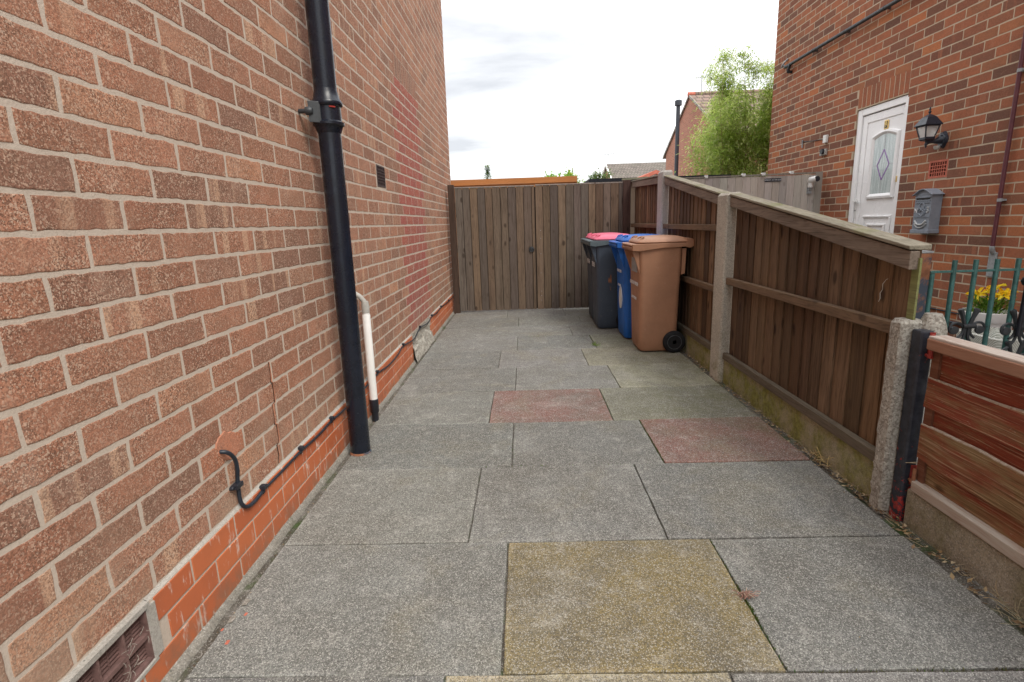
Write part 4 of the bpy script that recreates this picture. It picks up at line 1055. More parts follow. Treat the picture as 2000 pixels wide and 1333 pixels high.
T = thing('letterbox', 'grey cast wall letterbox with number 3 and a curved top', 'letterbox', (XR, 5.245, .94))
mb = MB(); xf = XR - .098; a0, a1 = 5.128, 5.366
mb.box(xf, XR - .001, a0 + .012, a1 - .012, .950, 1.285)
mb.box(xf - .010, XR - .001, a0 + .002, a1 - .002, .938, .972)
mb.build('case', M['mailgrey'], T, bevel=.004)
mb = MB(); n = 14; up_, dn_ = [], []
for i in range(n + 1):
    t_ = i / n; y = a0 - .008 + (a1 - a0 + .016) * t_; z = 1.283 + .052 * math.sin(math.pi * t_) ** 1.3
    up_.append((y, z + .008)); dn_.append((y, z))
mb.prism(dn_ + up_[::-1], 'x', xf - .022, XR - .001); 
dn2 = [(y, z + .001) for y, z in dn_][1:-1]
mb.prism(dn2 + [(a1 - .02, 1.284), (a0 + .02, 1.284)], 'x', xf - .001, XR - .003)
mb.build('lid', M['mailgrey'], T, bevel=.002)
mb = MB(); mb.box(xf - .008, xf - .0005, a0 + .022, a1 - .022, 1.262, 1.270); mb.box(xf - .006, xf - .0005, a0 + .024, a1 - .024, 1.232, 1.241); mb.box(xf - .005, xf - .0005, a0 + .02, a1 - .02, 1.085, 1.093)
for i in range(14): 
    y = a0 + .03 + (a1 - a0 - .06) * i / 13; mb.lathe([(.0075, -.006), (.0075, .002)], (xf, y, 1.218 + .006 * (i % 2)), 'x', 8)
for (y, z, r_) in ((5.247, 1.185, .030), (5.247, 1.125, .026)):
    mb.tube([(xf - .004, y + r_ * math.cos(a), z + r_ * math.sin(a)) for a in [2 * math.pi * i / 16 for i in range(17)]], .0045, 6)
for s in (-1, 1):
    mb.tube([(xf - .004, 5.247 + s * .02, 1.165), (xf - .006, 5.247 + s * .045, 1.15), (xf - .004, 5.247 + s * .05, 1.125), (xf - .004, 5.247 + s * .025, 1.112)], .004, 6)
mb.box(xf - .005, xf - .0005, 5.205, 5.29, 1.102, 1.110); mb.build('relief', M['mailgrey'], T)
mb = MB(); mb.tube(cr([(xf - .005, 5.318, 1.055), (xf - .009, 5.285, 1.025), (xf - .010, 5.247, 1.018), (xf - .009, 5.209, 1.025), (xf - .005, 5.176, 1.055)], 4), .008, 7)
mb.tube(cr([(xf - .005, 5.325, 1.030), (xf - .008, 5.285, .998), (xf - .009, 5.247, .992), (xf - .008, 5.209, .998), (xf - .005, 5.169, 1.030)], 4), .005, 7); mb.build('horn', M['mailhi'], T)
mb = MB(); mb.box(xf - .003, xf - .0006, a0 + .035, a1 - .035, 1.246, 1.259); mb.build('slot', M['blacknum'], T)
text_mesh('numeral', '3', .075, M['mailhi'], T, (xf - .0035, 5.172, 1.150), (R(90), 0, R(-90)), .003)
text_mesh('letter', 'N', .06, M['whiteprint'], T, (xf - .0025, 5.325, 1.145), (R(90), 0, R(-90)), .0016)

T = thing('wall_pipe', 'thin maroon vertical pipe on the brick wall beside the letterbox', 'pipe', (XR, 4.50, .8))
mb = MB(); mb.tube([(XR - .03, 4.50, .845), (XR - .03, 4.495, 5.3)], .0155, 12); mb.build('pipe', M['maroon'], T)
for z in (1.21, 2.16, 3.1):
    mb = MB(); mb.lathe([(.0185, -.012), (.0185, .012)], (XR - .03, 4.497, z), 'z', 14); mb.box(XR - .028, XR, 4.47, 4.53, z - .007, z + .007); mb.build('bracket', M['greymetal'], T)
mb = MB(); mb.tube([(XR - .03, 4.50, .85), (XR - .028, 4.502, .825), (XR - .012, 4.51, .80), (XR + .01, 4.512, .79)], .019, 10); mb.box(XR - .012, XR, 4.47, 4.545, .60, .80); mb.build('foot_bend', M['greymetal'], T, bevel=.004)
T = thing('overflow_pipe', 'dark horizontal pipe clipped high on the brick wall above the white door', 'pipe', (XR, 6.5, 3.19))
mb = MB(); mb.tube(cr([(XR - .002, 8.262, 3.095), (XR - .05, 8.26, 3.10), (XR - .055, 8.245, 3.13), (XR - .055, 8.19, 3.172), (XR - .055, 8.05, 3.183), (XR - .055, 4.2, 3.18)], 4), .021, 12); mb.build('pipe', M['iron'], T)
for y in (7.6, 6.9, 6.2): 
    mb = MB(); mb.lathe([(.024, -.010), (.024, .010)], (XR - .055, y, 3.182), 'y', 12); mb.box(XR - .05, XR, y - .01, y + .01, 3.17, 3.194); mb.build('clip', M['iron'], T)
mb = MB(); mb.tube(cr([(XR - .002, 8.40, 3.30), (XR - .05, 8.41, 3.25), (XR - .06, 8.45, 3.21), (XR - .03, 8.50, 3.22), (XR - .002, 8.5, 3.24)], 4), .012, 8); tag(mb.build('wall_hook', M['greymetal']), 'small grey hook on the brick corner beside the end of the horizontal pipe', 'hook')
T = thing('cable_box', 'small white junction box with a thin wire, above the black dome sensor', 'junction box', (XR, 7.19, 2.05))
mb = MB(); mb.box(XR - .035, XR - .001, 7.155, 7.225, 2.005, 2.10); mb.build('case', M['whiteplastic'], T, bevel=.006)
mb = MB(); mb.tube([(XR - .008, 7.22, 2.06), (XR - .006, 7.5, 2.075), (XR - .006, 7.77, 2.10)], .005, 6); mb.build('wire', M['iron'], T)
mb = MB(); mb.tube([(XR - .012, 7.775, 2.025), (XR - .012, 7.78, 2.125)], .009, 6); mb.build('clip', M['greymetal'], T)
T = thing('doorbell_sensor', 'small pale box with black dome below the junction box', 'sensor', (XR, 7.22, 1.89))
mb = MB(); mb.box(XR - .03, XR - .001, 7.15, 7.285, 1.862, 1.935); mb.build('case', M['greyplastic'], T, bevel=.006)
mb = MB(); mb.lathe([(.030, -.055), (.034, -.045), (.034, -.02)], (XR, 7.20, 1.905), 'x', 16); mb.build('dome', M['darkplastic'], T)
mb = MB(); mb.tube([(XR - .012, 3.6, .163), (XR - .012, 5.6, .163)], .012, 8); mb.tube([(XR - .008, 3.6, .25), (XR - .008, 5.5, .25)], .006, 8); tag(mb.build('wall_cable', M['cable']), 'pair of dark cables low along the brick wall behind the flower pot', 'cable')

# ================================================================== GREY FENCE BETWEEN HOUSE AND BROWN FENCE
T = thing('grey_fence', 'weathered grey board fence carrying a dark oval sign, behind the sloping brown fence', 'fence', (3.6, 7.2, 0))
mb = MB(); x = 2.47
while x < 4.74:
    w = min(rnd.uniform(.088, .102), 4.745 - x); c = sh(rnd.choice([(.50, .455, .41), (.46, .43, .39), (.54, .48, .42), (.48, .44, .41)]), .85, 1.12)
    mb.box(x + .001, x + w - .001, 7.2 + rnd.uniform(-.001, .001), 7.218, .01, 1.632, c); x += w
mb.build('boards', M['greywood'], T, bevel=.003, seg=1)
mb = MB(); mb.hexa([(2.47, 7.192, 1.632), (4.745, 7.192, 1.645), (4.745, 7.232, 1.645), (2.47, 7.232, 1.632), (2.47, 7.192, 1.648), (4.745, 7.192, 1.664), (4.745, 7.232, 1.664), (2.47, 7.232, 1.648)], (.34, .31, .26)); mb.build('capping', M['railwood'], T)
mb = MB(); mb.box(4.70, 4.785, 7.185, 7.199, .0, 1.665, (.36, .34, .30)); mb.build('end_post', M['greywood'], T)
T = thing('warning_sign', 'small dark oval sign lettered BEWARE OF THE DOG on the grey fence', 'sign', (4.17, 7.19, 1.583))
mb = MB(); n = 20; hw, hh = .108, .021
lp = [(4.17 + sx * (hw - hh) + hh * math.cos(a), 1.583 + hh * math.sin(a)) for sx, aa in ((1, range(-90, 91, 18)), (-1, range(90, 271, 18))) for a in [R(v) for v in aa]]
mb.prism(lp, 'y', 7.190, 7.199); mb.build('plate', M['signblack'], T)
text_mesh('lettering', 'BEWARE OF THE DOG', .0215, M['whiteprint'], T, (4.17, 7.189, 1.582), (R(90), 0, 0), .0008)
T = thing('security_light', 'white motion light with dark lens on the house end of the grey fence', 'light', (4.64, 7.19, 1.55))
mb = MB(); mb.tube([(4.635, 7.185, 1.54), (4.625, 7.15, 1.565), (4.66, 7.08, 1.575)], [.032, .04, .036], 16); mb.lathe([(.03, 1.475), (.034, 1.50), (.030, 1.54)], (4.632, 7.165, 0), 'z', 14); mb.build('case', M['whiteplastic'], T)
mb = MB(); mb.lathe([(.034, -.012), (.030, 0)], (4.66, 7.08, 1.572), 'y', 16); mb.build('lens', M['darkplastic'], T)
mb = MB(); mb.box(4.605, 4.66, 7.175, 7.199, 1.44, 1.475); mb.box(4.605, 4.655, 7.17, 7.199, 1.40, 1.435); mb.build('bracket', M['greymetal'], T)
for x, z in ((3.33, 1.645), (3.80, 1.652), (4.05, 1.655), (4.40, 1.660)):
    mb = MB(); mb.box(x - .018, x + .018, 7.182, 7.24, z - .016, z + .022); mb.box(x - .008, x + .008, 7.178, 7.183, z - .012, z + .004)
    tag(mb.build('white_clip', M['whiteplastic'], bevel=.004), 'small white clip straddling the top edge of the grey fence', 'clip', 'white clips on the grey fence')

# ================================================================== RAILING GATE, POT, BASKET
T = thing('rusty_post', 'square rusty steel post at the end of the teal railing', 'steel post', (2.655, 2.32, 0))
mb = MB(); mb.box(2.615, 2.683, 2.30, 2.36, -.03, .978); mb.build('shaft', M['rust'], T, bevel=.003)
mb = MB(); mb.box(2.613, 2.685, 2.298, 2.362, .978, .986); mb.build('cap', M['greymetal'], T)
T = thing('metal_railing', 'teal metal railing with iron scrolls in front of the flower pot', 'railing', (3.1, 2.3, 0))
mb = MB(); mb.box(2.684, 3.60, 2.297, 2.309, .894, .903); mb.box(2.684, 3.60, 2.295, 2.311, .10, .115); mb.build('rail', M['teal'], T, bevel=.001)
for i in range(11):
    x = 2.694 + .0868 * i; zt = .893 if i == 0 else .945
    mb = MB(); mb.lathe([(.0095, .116), (.0095, zt)], (x, 2.303, 0), 'z', 12); mb.build('bar', M['teal'], T)
def scroll(cx, cz, sgn):
    mb = MB(); y = 2.289
    for s in (-1, 1):
        for v in (1,):
            pts = []
            for i in range(30):
                a = -1.2 + i * .27; r_ = .040 - .0011 * i
                pts.append((cx + s * (.050 - r_ * math.cos(a) * 1.0), y, cz - .012 + r_ * math.sin(a)))
            mb.tube(pts, .0055, 7)
            mb.tube(cr([(cx + s * .012, y, cz + .008), (cx + s * .024, y, cz + .045), (cx + s * .036, y, cz + .075)], 4), [.008, .008, .008, .008, .009, .010, .011, .012, .010], 7)
            mb.tube(cr([(cx + s * .008, y, cz - .005), (cx + s * .010, y, cz - .05), (cx + s * .035, y, cz - .085), (cx + s * .055, y, cz - .10)], 4), .006, 7)
            mb.lathe([(.004, -.008), (.017, -.006), (.017, .004), (.004, .007)], (cx + s * .052, y, cz - .015), 'y', 12)
    mb.tube([(cx - .022, y - .005, cz + .002), (cx + .030, y - .005, cz + .002)], .010, 8)
    mb.build('scroll', M['iron'], T)
scroll(2.858, .665, 1); scroll(3.075, .655, 1); scroll(3.075, .52, 1); scroll(3.33, .665, 1)
mb = MB(); mb.tube([(3.062, 2.275, .62), (3.066, 2.275, .80), (3.066, 2.275, .83)], .009, 8); mb.lathe([(.002, -.022), (.016, -.016), (.023, 0), (.016, .016), (.002, .022)], (3.066, 2.275, .852), 'z', 14); mb.build('latch_ball', M['darkplastic'], T)

PX, PY = 4.42, 4.03
T = thing('flower_pot', 'white pot of yellow lilies standing behind the teal railing', 'flower pot', (PX, PY, 0))
mb = MB(); mb.lathe([(.105, -.02), (.112, .0), (.148, .335), (.158, .338), (.164, .355), (.166, .405), (.160, .409), (.152, .406), (.148, .37), (.02, .365)], (PX, PY, 0), 'z', 36); mb.build('pot', M['pot'], T)
mb = MB(); r2 = random.Random(11)
for i in range(260):
    a = r2.uniform(0, 2 * math.pi); rr = r2.uniform(0, .12); b0 = Vector((PX + rr * math.cos(a), PY + rr * math.sin(a), .37 + r2.uniform(0, .10)))
    d = Vector((math.cos(a) * r2.uniform(.3, 1), math.sin(a) * r2.uniform(.3, 1), r2.uniform(.1, .9))).normalized(); L = r2.uniform(.06, .11)
    s = d.cross(Vector((0, 0, 1))).normalized() * .008
    c = r2.choice([(.16, .30, .04), (.24, .40, .06), (.10, .22, .03), (.32, .46, .10)])
    m_ = b0 + d * L * .5 + Vector((0, 0, .012)); e_ = b0 + d * L + Vector((0, 0, -.012))
    v = [mb.vert(p, c) for p in (b0, m_ - s, e_, m_ + s)]; mb.face(v)
mb.build('leaves', M['foliage'], T)
fl = [(4.50, 4.12, .560), (4.44, 4.10, .548), (4.38, 3.95, .60), (4.46, 3.95, .545), (4.40, 3.90, .548), (4.42, 3.99, .53), (4.36, 4.09, .525)]
for i, (x, y, z) in enumerate(fl):
    mb = MB(); tilt = Vector((r2.uniform(-.8, .1), r2.uniform(-.6, .6), r2.uniform(.3, 1))).normalized(); A1 = tilt.cross(Vector((0, 0, 1))).normalized(); A2 = tilt.cross(A1)
    for p in range(6):
        a = 2 * math.pi * p / 6 + r2.uniform(-.1, .1); d = A1 * math.cos(a) + A2 * math.sin(a); sd = tilt.cross(d).normalized()
        o_ = Vector((x, y, z)); c = r2.choice([(.98, .70, .02), (.98, .80, .05), (.95, .58, .02)])
        P4 = [o_ - tilt * .03, o_ + d * .022 + sd * .012, o_ + d * .052 + tilt * .01 + sd * .009, o_ + d * .068 - tilt * .004, o_ + d * .052 + tilt * .01 - sd * .009, o_ + d * .022 - sd * .012]
        mb.face([mb.vert(q, c) for q in P4])
    mb.tube([(x, y, z), (PX + (x - PX) * .5, PY + (y - PY) * .5, .38)], .003, 5, (.15, .28, .05))
    mb.build('flower', M['petal'], T)
mb = MB(); lo = []
for z, h in ((-.02, .115), (.1, .135), (.30, .155), (.345, .160), (.35, .152), (.30, .146), (.02, .11)): lo.append(rrect(4.08 - h, 4.08 + h, 3.52 - h * 1.2, 3.52 + h * 1.2, .05, z))
mb.loft(lo, cap0=True, cap1=True, smooth=True)
BK = tag(mb.build('woven_basket', M['basket']), 'cream woven storage basket in front of the white flower pot', 'basket')
mb = MB(); mb.loft([[(4.08 + .045 * math.cos(2 * math.pi * i / 16), 3.52 - .1855, .305 + .016 * math.sin(2 * math.pi * i / 16)) for i in range(16)], [(4.08 + .045 * math.cos(2 * math.pi * i / 16), 3.52 - .175, .305 + .016 * math.sin(2 * math.pi * i / 16)) for i in range(16)]]); mb.build('handle_hole', M['ventbrown'], BK)

# ================================================================== BACKGROUND
mb = MB()
for z, c in ((0, .95), (.12, 1.02), (.24, 1.0), (.36, .96), (.48, 1.03), (.6, 1), (.72, .97), (.84, 1.02), (.96, 1), (1.08, .98), (1.2, 1.02), (1.32, .96), (1.44, 1.0), (1.56, 1.03), (1.68, .99)):
    mb.box(-1.2, 1.915, 9.5, 9.53, z, z + .118, tuple(v * c for v in (.52, .22, .08)))
mb.box(-1.2, 1.915, 9.48, 9.55, 1.80, 1.895, (.50, .21, .075))
tag(mb.build('orange_fence', M['orangewood']), 'orange-brown stained fence showing above the gate top', 'fence')
T = thing('garden_shed', 'low flat roofed shed with black felt edge behind the grey fence', 'shed', (3.3, 9.9, 0))
mb = MB(); mb.box(2.15, 4.25, 9.05, 10.7, -.03, 1.72, (.20, .15, .11)); mb.build('wall', M['greywood'], T)
mb = MB(); mb.box(2.05, 4.30, 8.98, 10.8, 1.735, 1.80); mb.build('roof', M['felt'], T)
# red verge outbuilding
T = thing('outbuilding', 'small outbuilding gable with red coping tiles behind the fence corner', 'outbuilding', (6.2, 21, 0))
mb = MB(); mb.prism([(4.3, -.03), (7.1, -.03), (7.1, 2.10), (5.70, 2.68), (4.3, 2.10)], 'y', 20.0, 23.0); mb.build('wall', M['fascia'], T)
mb = MB(); mb.prism([(4.2, 2.08), (5.70, 2.69), (7.2, 2.08), (7.2, 2.20), (5.70, 2.82), (4.2, 2.20)], 'y', 19.9, 23.2); mb.build('roof', M['redtile'], T)
# gable house
T = thing('gable_house', 'red brick house with tall gable end behind the bamboo', 'house', (13, 25.8, 0))
gx = 8.52
mb = MB(); mb.prism([(21.9, -.03), (29.7, -.03), (29.7, 4.42), (25.8, 6.36), (21.9, 4.42)], 'x', gx, 22.0); mb.build('wall', M['farbrick2'], T)
mb = MB(); mb.prism([(21.5, 4.21), (25.8, 6.37), (30.1, 4.21), (30.1, 4.30), (25.8, 6.46), (21.5, 4.30)], 'x', gx - .05, 22.0); mb.build('roof', M['fartile'], T)
mb = MB(); mb.prism([(21.5, 4.20), (25.8, 6.36), (25.8, 6.46), (21.5, 4.30)], 'x', gx - .08, gx - .05); mb.prism([(30.1, 4.20), (25.8, 6.36), (25.8, 6.46), (30.1, 4.30)], 'x', gx - .08, gx - .05); mb.build('verge', M['verge'], T)
mb = MB()
for i in range(44): mb.tube([(gx - .10 + .31 * i, 25.8, 6.46), (gx + .20 + .31 * i, 25.8, 6.46)], .10, 8, mi=0 if i == 0 else 1)
mb.build('ridge_tiles', [M['redtile'], M['fartile']], T)
mb = MB(); mb.lathe([(.085, 0), (.085, 5.85), (.15, 5.86), (.15, 6.06), (.10, 6.09)], (7.79, 25.0, 0), 'z', 16); tag(mb.build('flue_pipe', M['flue']), 'tall black flue pole with a capped top in front of the gable house', 'flue')
def aerial(loc, h, label, sc_=1.0, az=0.0):
    mb = MB(); x, y, z = loc; mb.tube([loc, (x, y, z + h)], .022 * sc_, 6)
    d = Vector((math.cos(az), math.sin(az), .12)); s = Vector((-math.sin(az), math.cos(az), 0)); c = Vector((x, y, z + h - .06))
    mb.tube([c - d * .45 * sc_, c + d * .55 * sc_], .014 * sc_, 5)
    for i in range(9):
        p = c + d * (-.40 + .115 * i) * sc_; L = (.20 - .012 * i) * sc_; mb.tube([p - s * L - Vector((0, 0, L * .5)), p + s * L + Vector((0, 0, L * .5))], .010 * sc_, 4)
    tag(mb.build('tv_aerial', M['alu']), label, 'aerial', 'roof aerials')
aerial((9.0, 25.8, 6.45), .75, 'television aerial on the gable house ridge by the bamboo tops', .8, .3)
T = thing('tiled_house', 'distant house with a long grey tiled roof beside the gable house', 'house', (14, 60, 0))
hx = 10.1
mb = MB(); mb.prism([(57.0, -.03), (64, -.03), (64, 5.30), (60.5, 6.82), (57.0, 5.30)], 'x', hx, 26.0); mb.build('wall', M['farbrick2'], T)
mb = MB(); mb.prism([(56.6, 5.10), (60.5, 6.83), (64.4, 5.10), (64.4, 5.25), (60.5, 6.98), (56.6, 5.25)], 'x', hx - .10, 26.1); mb.build('roof', M['fartile2'], T)
mb = MB(); mb.prism([(56.6, 5.06), (60.5, 6.80), (60.5, 6.99), (56.6, 5.26)], 'x', hx - .22, hx - .10); mb.prism([(64.4, 5.06), (60.5, 6.80), (60.5, 6.99), (64.4, 5.26)], 'x', hx - .22, hx - .10); mb.build('verge', M['fascia'], T)
aerial((10.2, 60.5, 6.9), 1.15, 'television aerial on the gable end of the grey tiled roof', 1.5, .5)

# vegetation
def leaf(mb, p, d, L, w, col, droop=.25):
    s = d.cross(Vector((0, 0, 1)))
    if s.length < 1e-4: s = Vector((1, 0, 0))
    s = s.normalized() * w; m_ = p + d * L * .45; e_ = p + d * L - Vector((0, 0, L * droop))
    v = [mb.vert(q, col) for q in (p, m_ - s, e_, m_ + s)]; mb.face(v)
T = thing('bamboo', 'tall feathery green bamboo clump behind the grey fence', 'bamboo', (5.2, 10.2, 0))
r3 = random.Random(21)
fo = MB(); ca = MB()
PAL = [(.52, .66, .16), (.62, .72, .20), (.44, .58, .13), (.66, .74, .28), (.70, .74, .36), (.32, .46, .09)]
def sheath(p, n, spread, pal):
    for _ in range(n):
        a = r3.uniform(0, 2 * math.pi); d = Vector((math.cos(a), math.sin(a), r3.uniform(-.6, .5))).normalized()
        q = p + Vector((r3.gauss(0, spread), r3.gauss(0, spread), r3.gauss(0, spread * 1.1)))
        c = r3.choice(pal); k_ = r3.uniform(.8, 1.2)
        leaf(fo, q, d, r3.uniform(.06, .13), r3.uniform(.007, .011), tuple(v * k_ for v in c), r3.uniform(.1, .5))
for i in range(56):
    bx, by = r3.uniform(4.40, 6.2), r3.uniform(9.5, 11.0)
    h = r3.uniform(2.5, 3.35) if i < 34 else r3.uniform(3.3, 3.98)
    if i >= 34: bx = r3.uniform(4.42, 5.35)
    elif bx < 4.6: h = min(h, 3.0)
    lean = Vector((r3.uniform(-.28, .22), r3.uniform(-.2, .2), 0)); pts = []
    for q in range(9):
        t = q / 8; pts.append(Vector((bx, by, -.03)) + Vector((0, 0, h * t)) + lean * t * t)
    ca.tube(pts, [.010 * (1 - .8 * q / 8) for q in range(9)], 5, r3.choice([(.30, .27, .09), (.24, .26, .07), (.35, .28, .13)]))
    cl_ = [r3.uniform(.60, 1.0) for _ in range(5)]
    for q in range(34 if i < 34 else 40):
        t = r3.uniform(.35 if h < 3.3 else .55, 1.0); t = t if h < 3.3 else min(1.0, max(.5, r3.choice(cl_) + r3.gauss(0, .018))); p = Vector((bx, by, h * t)) + lean * t * t
        br = Vector((r3.gauss(0, .16), r3.gauss(0, .14), r3.uniform(-.05, .12))) * (1.15 - .7 * max(0, t - .5) * 2 * .5)
        if h > 3.3 and t > .6: br *= .42
        ca.tube([p, p + br * .6, p + br], .0025, 3, (.28, .27, .08), False)
        sheath(p + br, 16 if h < 3.3 else 15, .055, PAL)
# dense lower mass
for i in range(1500):
    a = r3.uniform(0, 2 * math.pi); rr = r3.random() ** .35
    x = 5.24 + 1.26 * rr * math.cos(a); y = 10.1 + .75 * rr * math.sin(a); top = 3.12 - .32 * ((x - 5.3) / 1.0) ** 2
    z = r3.uniform(1.2, max(1.5, top)); sheath(Vector((x, y, z)), 15, .075, PAL if r3.random() < .6 else PAL[2:] + [PAL[5]])
fo.build('leaves', M['foliage'], T); ca.build('canes', M['cane'], T)

def blob_tree(name, label, cat, loc, h, cr_, zc, pal, n=900, L=.35):
    t = thing(name, label, cat, loc); x, y, z = loc; r4 = random.Random(int(x * 100))
    mb = MB(); mb.tube([(x, y, -.03), (x + .05, y, h * .4), (x, y, h * .75)], [.22, .16, .06], 8, (.10, .07, .05))
    fo = MB()
    for i in range(9):
        a = r4.uniform(0, 6.28); e = Vector((x + math.cos(a) * cr_ * .7, y + math.sin(a) * cr_ * .7, zc + r4.uniform(-.4, .6) * cr_ * .6)); mb.tube([(x, y, h * .45), e], [.07, .02], 5, (.10, .07, .05))
    for i in range(42):
        a = r4.uniform(0, 6.28); el = r4.uniform(-.5, 1); rr = cr_ * r4.uniform(.3, 1.0)
        c = Vector((x + rr * math.cos(a) * math.sqrt(1 - el * el * .8), y + rr * math.sin(a) * math.sqrt(1 - el * el * .8), zc + rr * el * .85))
        for q in range(n // 42):
            d = Vector((r4.gauss(0, 1), r4.gauss(0, 1), r4.gauss(0, 1))).normalized(); leaf(fo, c + d * abs(r4.gauss(0, .22)) * cr_ * .8, d, L * r4.uniform(.6, 1.2), L * .28, tuple(v * r4.uniform(.75, 1.25) for v in r4.choice(pal)))
    mb.build('trunk', M['bark'], t); fo.build('crown', M['foliage'], t)
blob_tree('garden_tree', 'bright green rounded tree top showing beyond the end of the orange fence', 'tree', (4.28, 45, 0), 4.6, 1.75, 3.5, [(.22, .36, .05), (.30, .44, .08), (.16, .28, .04)], 9000, .30)
blob_tree('garden_tree', 'dark sparse tree beside the gable end of the grey tiled roof', 'tree', (8.6, 55, 0), 5.2, 1.2, 4.9, [(.10, .15, .05), (.14, .20, .07), (.18, .24, .10)], 1300, .26)
T = thing('conifer', 'small pointed conifer top showing above the orange fence', 'tree', (-1.45, 40, 0))
mb = MB(); mb.tube([(-1.45, 40, -.03), (-1.45, 40, 5.05)], [.12, .02], 6, (.12, .08, .05)); mb.build('trunk', M['bark'], T)
fo = MB(); r5 = random.Random(3)
for i in range(1500):
    z = 1.0 + 4.15 * r5.random() ** .8; rr = max(.05, (5.3 - z) * .20 + .10 * math.sin(z * 9)); a = r5.uniform(0, 6.28); d = Vector((math.cos(a), math.sin(a), r5.uniform(-.2, .6))).normalized()
    leaf(fo, Vector((-1.45, 40, z)) + d * rr * r5.uniform(.2, .8), d, r5.uniform(.12, .24), .04, tuple(v * r5.uniform(.7, 1.3) for v in r5.choice([(.10, .19, .05), (.15, .27, .06), (.07, .13, .04)])), .1)
fo.build('crown', M['foliage'], T)

# ================================================================== LITTER AND WEEDS
mb = MB(); r6 = random.Random(9)
def wisp(p, L, c, r_=.0012, up_=.4):
    a = r6.uniform(0, 6.28); d = Vector((math.cos(a) * r6.uniform(.3, 1), math.sin(a), r6.uniform(0, up_))).normalized(); b_ = Vector((r6.uniform(-.3, .3), r6.uniform(-.3, .3), r6.uniform(-.2, .2))) * L
    mb.tube([p, p + d * L * .5 + b_ * .4, p + d * L], r_, 4, c, False)
def flake(p, s, c):
    a = r6.uniform(0, 6.28); d = Vector((math.cos(a), math.sin(a), r6.uniform(-.2, .5))); e = Vector((-math.sin(a), math.cos(a), r6.uniform(-.3, .3))) * .5
    v = [mb.vert(p + q * s, c) for q in (d, e, -d * .8, -e * .9)]; mb.face(v)
BR = [(.22, .14, .07), (.14, .09, .05), (.34, .25, .14), (.42, .34, .22), (.09, .06, .04), (.25, .17, .10)]
for i in range(900):
    y = r6.choice((r6.uniform(.9, 2.6), r6.uniform(.9, 4.5), r6.uniform(2.0, 5.2)))
    x = 2.362 + r6.gauss(0, .016); 
    if x > 2.397: x = 2.39
    if r6.random() < .14: wisp(Vector((x, y, .004 + abs(r6.gauss(0, .006)))), r6.uniform(.02, .07), r6.choice(BR[2:4] + [(.36, .30, .20)]), .0008)
    else: flake(Vector((x, y, .002 + abs(r6.gauss(0, .005)))), r6.uniform(.004, .014), r6.choice(BR))
for i in range(160):
    y = r6.uniform(1.0, 7.0); flake(Vector((.05 + abs(r6.gauss(0, .012)), y, .006)), r6.uniform(.002, .006), r6.choice(BR + [(.4, .37, .32)]))
for i in range(70):   # specks out on the slabs
    flake(Vector((r6.uniform(.1, 2.3), r6.uniform(1.1, 6.8), .004)), r6.uniform(.0015, .005), r6.choice([(.6, .58, .5), (.05, .04, .03), (.3, .22, .12)]))
for i in range(16): wisp(Vector((2.375 + r6.gauss(0, .01), 1.35 + r6.gauss(0, .05), .01)), r6.uniform(.05, .10), (.34, .30, .19), .0008, 1.2)
for i in range(14): wisp(Vector((2.372 + r6.gauss(0, .01), 2.40 + r6.gauss(0, .06), .01)), r6.uniform(.05, .09), (.55, .42, .20), .0013, .8)
for i in range(5): wisp(Vector((2.436, 1.89 + r6.gauss(0, .01), .25 + r6.gauss(0, .02))), r6.uniform(.03, .06), (.5, .40, .26), .0012, .3)
tag(mb.build('leaf_litter', M['litter']), 'dry leaf and grass litter along the foot of the fence', 'leaf litter', kind='stuff')
mb = MB()
for i in range(46):
    a = r6.uniform(0, 6.28); p = Vector((1.645 + r6.gauss(0, .012), 1.478 + r6.gauss(0, .006), .003)); q = p + Vector((math.cos(a), math.sin(a) * .6, .25)) * r6.uniform(.012, .04); mb.tube([p, (p + q) / 2 + Vector((0, 0, .008)), q], .0011, 4, r6.choice([(.36, .20, .16), (.45, .34, .26), (.24, .15, .11)]), False)
tag(mb.build('dry_tuft', M['litter']), 'dry reddish grass tuft in the joint at the edge of the yellow slab', 'grass tuft')
mb = MB()
for (x0, y0, x1, y1, n) in ((1.640, 1.20, 1.641, 1.79, 220), (1.640, 1.38, 1.642, 1.47, 160), (1.49, 2.45, 1.50, 3.0, 0), (1.641, 2.45, 1.641, 3.0, 200), (.908, 2.45, .915, 3.0, 110), (1.49, 3.05, 1.495, 3.6, 60), (1.62, 4.93, 1.64, 5.45, 130), (.915, 5.49, 1.47, 5.491, 60), (1.66, 1.194, 2.3, 1.194, 60), (.76, 2.431, 1.6, 2.431, 70)):
    for i in range(n):
        t = r6.random(); p = Vector((x0 + (x1 - x0) * t + r6.gauss(0, .002), y0 + (y1 - y0) * t + r6.gauss(0, .002), -.006)); d = Vector((r6.gauss(0, .5), r6.gauss(0, .5), 1)).normalized()
        leaf(mb, p, d, r6.uniform(.006, .014), .0016, r6.choice([(.06, .14, .02), (.10, .18, .03), (.16, .17, .05), (.12, .10, .04)]), 0)
for i in range(60):
    p = Vector((1.645 + r6.gauss(0, .015), 5.0 + r6.gauss(0, .03), -.004)); d = Vector((r6.gauss(0, .5), r6.gauss(0, .5), .8)).normalized(); leaf(mb, p, d, r6.uniform(.02, .05), .0025, r6.choice([(.22, .34, .06), (.14, .24, .04)]), .1)
tag(mb.build('moss', M['foliage']), 'green moss and weeds growing in the paving joints', 'moss', kind='stuff')
